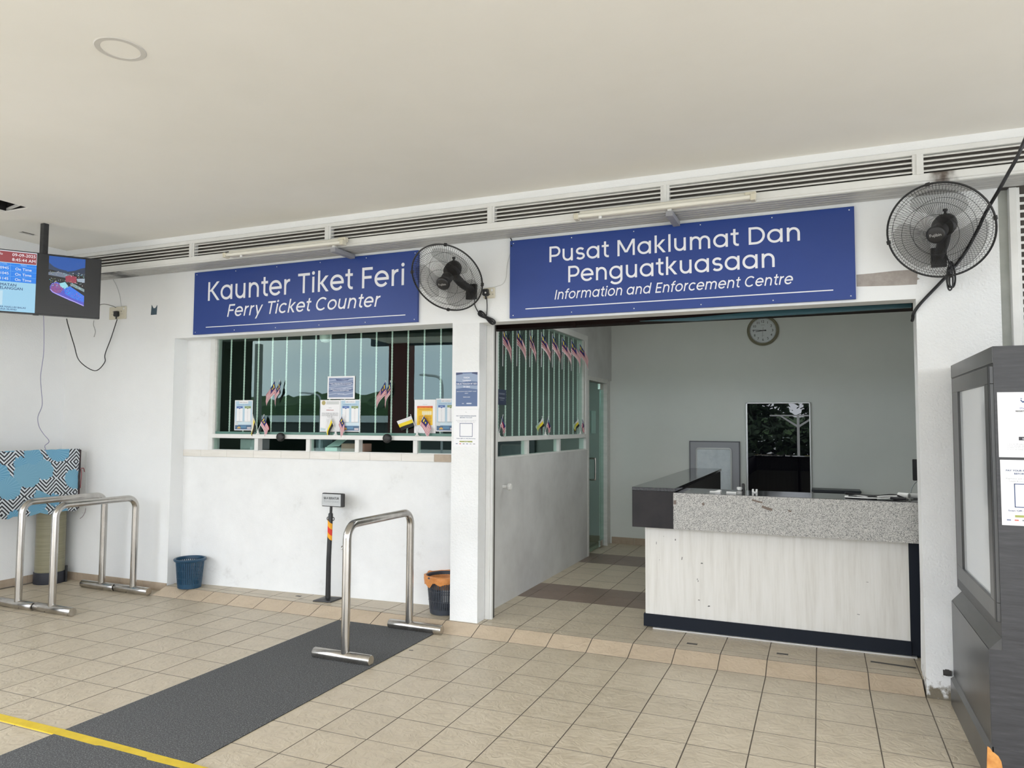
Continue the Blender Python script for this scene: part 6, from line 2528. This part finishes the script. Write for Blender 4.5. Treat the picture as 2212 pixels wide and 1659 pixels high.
# ------------------------------------------------------------------ outdoors, mirrored in the glass
def tree(label, x, y, h, w, seed):
    t = thing('tree', label, 'tree', (x, y, -.06), group='trees beyond the forecourt')
    r = random.Random(seed)
    q = MB()
    q.tube([(x, y, -.06), (x + .1, y, h * .35), (x, y, h * .7)], [.16, .12, .06], 8)
    q.build('trunk', pm('bark', (.05, .04, .03), .9), t)
    q = MB()
    for k in range(1500):
        a, rr = r.uniform(0, 2 * PI), w * math.sqrt(r.random())
        zc = h * (.30 + .70 * r.random())
        rr *= (1 - .75 * max(0, (zc / h - .6) / .4))
        c = Vector((x + rr * math.cos(a), y + rr * .6 * math.sin(a), zc))
        s_ = r.uniform(.10, .32)
        d1 = Vector((r.gauss(0, 1), r.gauss(0, 1), r.gauss(0, .6))).normalized() * s_
        d2 = Vector((r.gauss(0, 1), r.gauss(0, 1), r.gauss(0, .6))).normalized() * s_
        q.add([c - d1, c + d2 * .6, c + d1, c - d2 * .6], [(0, 1, 2, 3)])
    f = q.build('foliage', noise_mat('dark_foliage_%d' % seed, [(0.3, (0.012, 0.03, 0.012)), (0.7, (0.035, 0.07, 0.025))], scale=2, rough=.8, coords='World'), t)
    f['kind'] = 'stuff'
    return t


tree('tall dark tree on the left of the sky gap mirrored in the black display', -.6, -22, 4.6, 1.9, 1)
tree('dark tree on the right of the sky gap mirrored in the black display', 3.4, -24, 4.8, 2.0, 2)
tree('lower dark tree mirrored in the lower left of the black display', -1.6, -19, 2.9, 1.6, 3)


def lamp_post(label, x, y, h, s_):
    t = thing('street_lamp', label, 'lamp post', (x, y, -.06), group='street lamps beyond the forecourt')
    q = MB()
    q.tube(smooth_path([(x, y, -.06), (x, y, h * .6), (x, y, h * .85), (x - .3 * s_, y, h * .97), (x - 1.3 * s_, y, h)], 5), .06, 8)
    q.build('mast', pm('lamp_grey', (.45, .46, .47), .5), t)
    q = MB()
    q.box(x - 1.9 * s_, y - .1, h - .03, x - 1.25 * s_, y + .1, h + .06, 0, .02)
    q.build('lamp_head', MATS['lamp_grey'], t)
    return t


lamp_post('grey street lamp mirrored right of the maroon column', -10.1, -26, 3.95, .6)
lamp_post('grey street lamp mirrored above the middle notices', -22, -36, 3.6, .8)
t = thing('jetty_shed', 'low pale roofed shed mirrored along the foot of the hills', 'shed', (-24, -40, 0))
q = MB()
q.box(-34, -41, -.06, -14, -39.4, 1.75)
q.build('shed_wall', pm('dark_shed_wall', (.05, .055, .055), .8), t)
q = MB()
q.prism([(-35, -39.2, 1.72), (-35, -40.2, 2.2), (-35, -41.4, 1.72)], (21.5, 0, 0))
q.build('shed_roof', pm('pale_sheet_roof', (.42, .45, .45), .6), t)
t = thing('white_post', 'white forecourt post with slanting braces mirrored in the black display', 'post', (1.78, -12, 0))
q = MB()
q.box(1.74, -12.04, -.06, 1.82, -11.96, 1.95)
q.build('shaft', WHITEP, t)
q = MB()
q.box(.9, -12.03, 1.94, 2.7, -11.97, 1.985)
q.build('cross_bar', WHITEP, t)
for s_ in (-1, 1):
    q = MB()
    q.prism([(1.78 + s_ * .04, -12.03, 1.58), (1.78 + s_ * .04, -12.03, 1.66), (1.78 + s_ * .5, -12.03, 1.95), (1.78 + s_ * .58, -12.03, 1.95)], (0, .06, 0))
    q.build('brace', WHITEP, t)
t = thing('hedge', 'clipped dark hedge mirrored low in the black display', 'hedge', (1.2, -14.5, 0))
r = random.Random(9)
q = MB()
for k in range(2600):
    c = Vector((r.uniform(-2.6, 4.6), -14.5 + r.uniform(-.5, .5), r.uniform(.05, 1.35 + .3 * math.sin(k))))
    s_ = r.uniform(.12, .26)
    d1 = Vector((r.gauss(0, 1), r.gauss(0, 1), r.gauss(0, .6))).normalized() * s_
    d2 = Vector((r.gauss(0, 1), r.gauss(0, 1), r.gauss(0, .6))).normalized() * s_
    q.add([c - d1, c + d2 * .6, c + d1, c - d2 * .6], [(0, 1, 2, 3)])
f = q.build('foliage', MATS['dark_foliage_1'], t)
f['kind'] = 'stuff'
q = MB()
q.box(-.2, -12.9, -.06, 1.5, -12.7, .62)
tag(q.build('forecourt_barrier', flat((.55, .42, .30))), 'low tan barrier mirrored at the foot of the black display', 'barrier')
q = MB()
q.box(1.95, -12.9, -.06, 3.2, -12.7, .62)
tag(q.build('forecourt_barrier', flat((.50, .42, .05))), 'low yellow barrier mirrored at the right foot of the black display', 'barrier')
print('objects', len(bpy.data.objects))
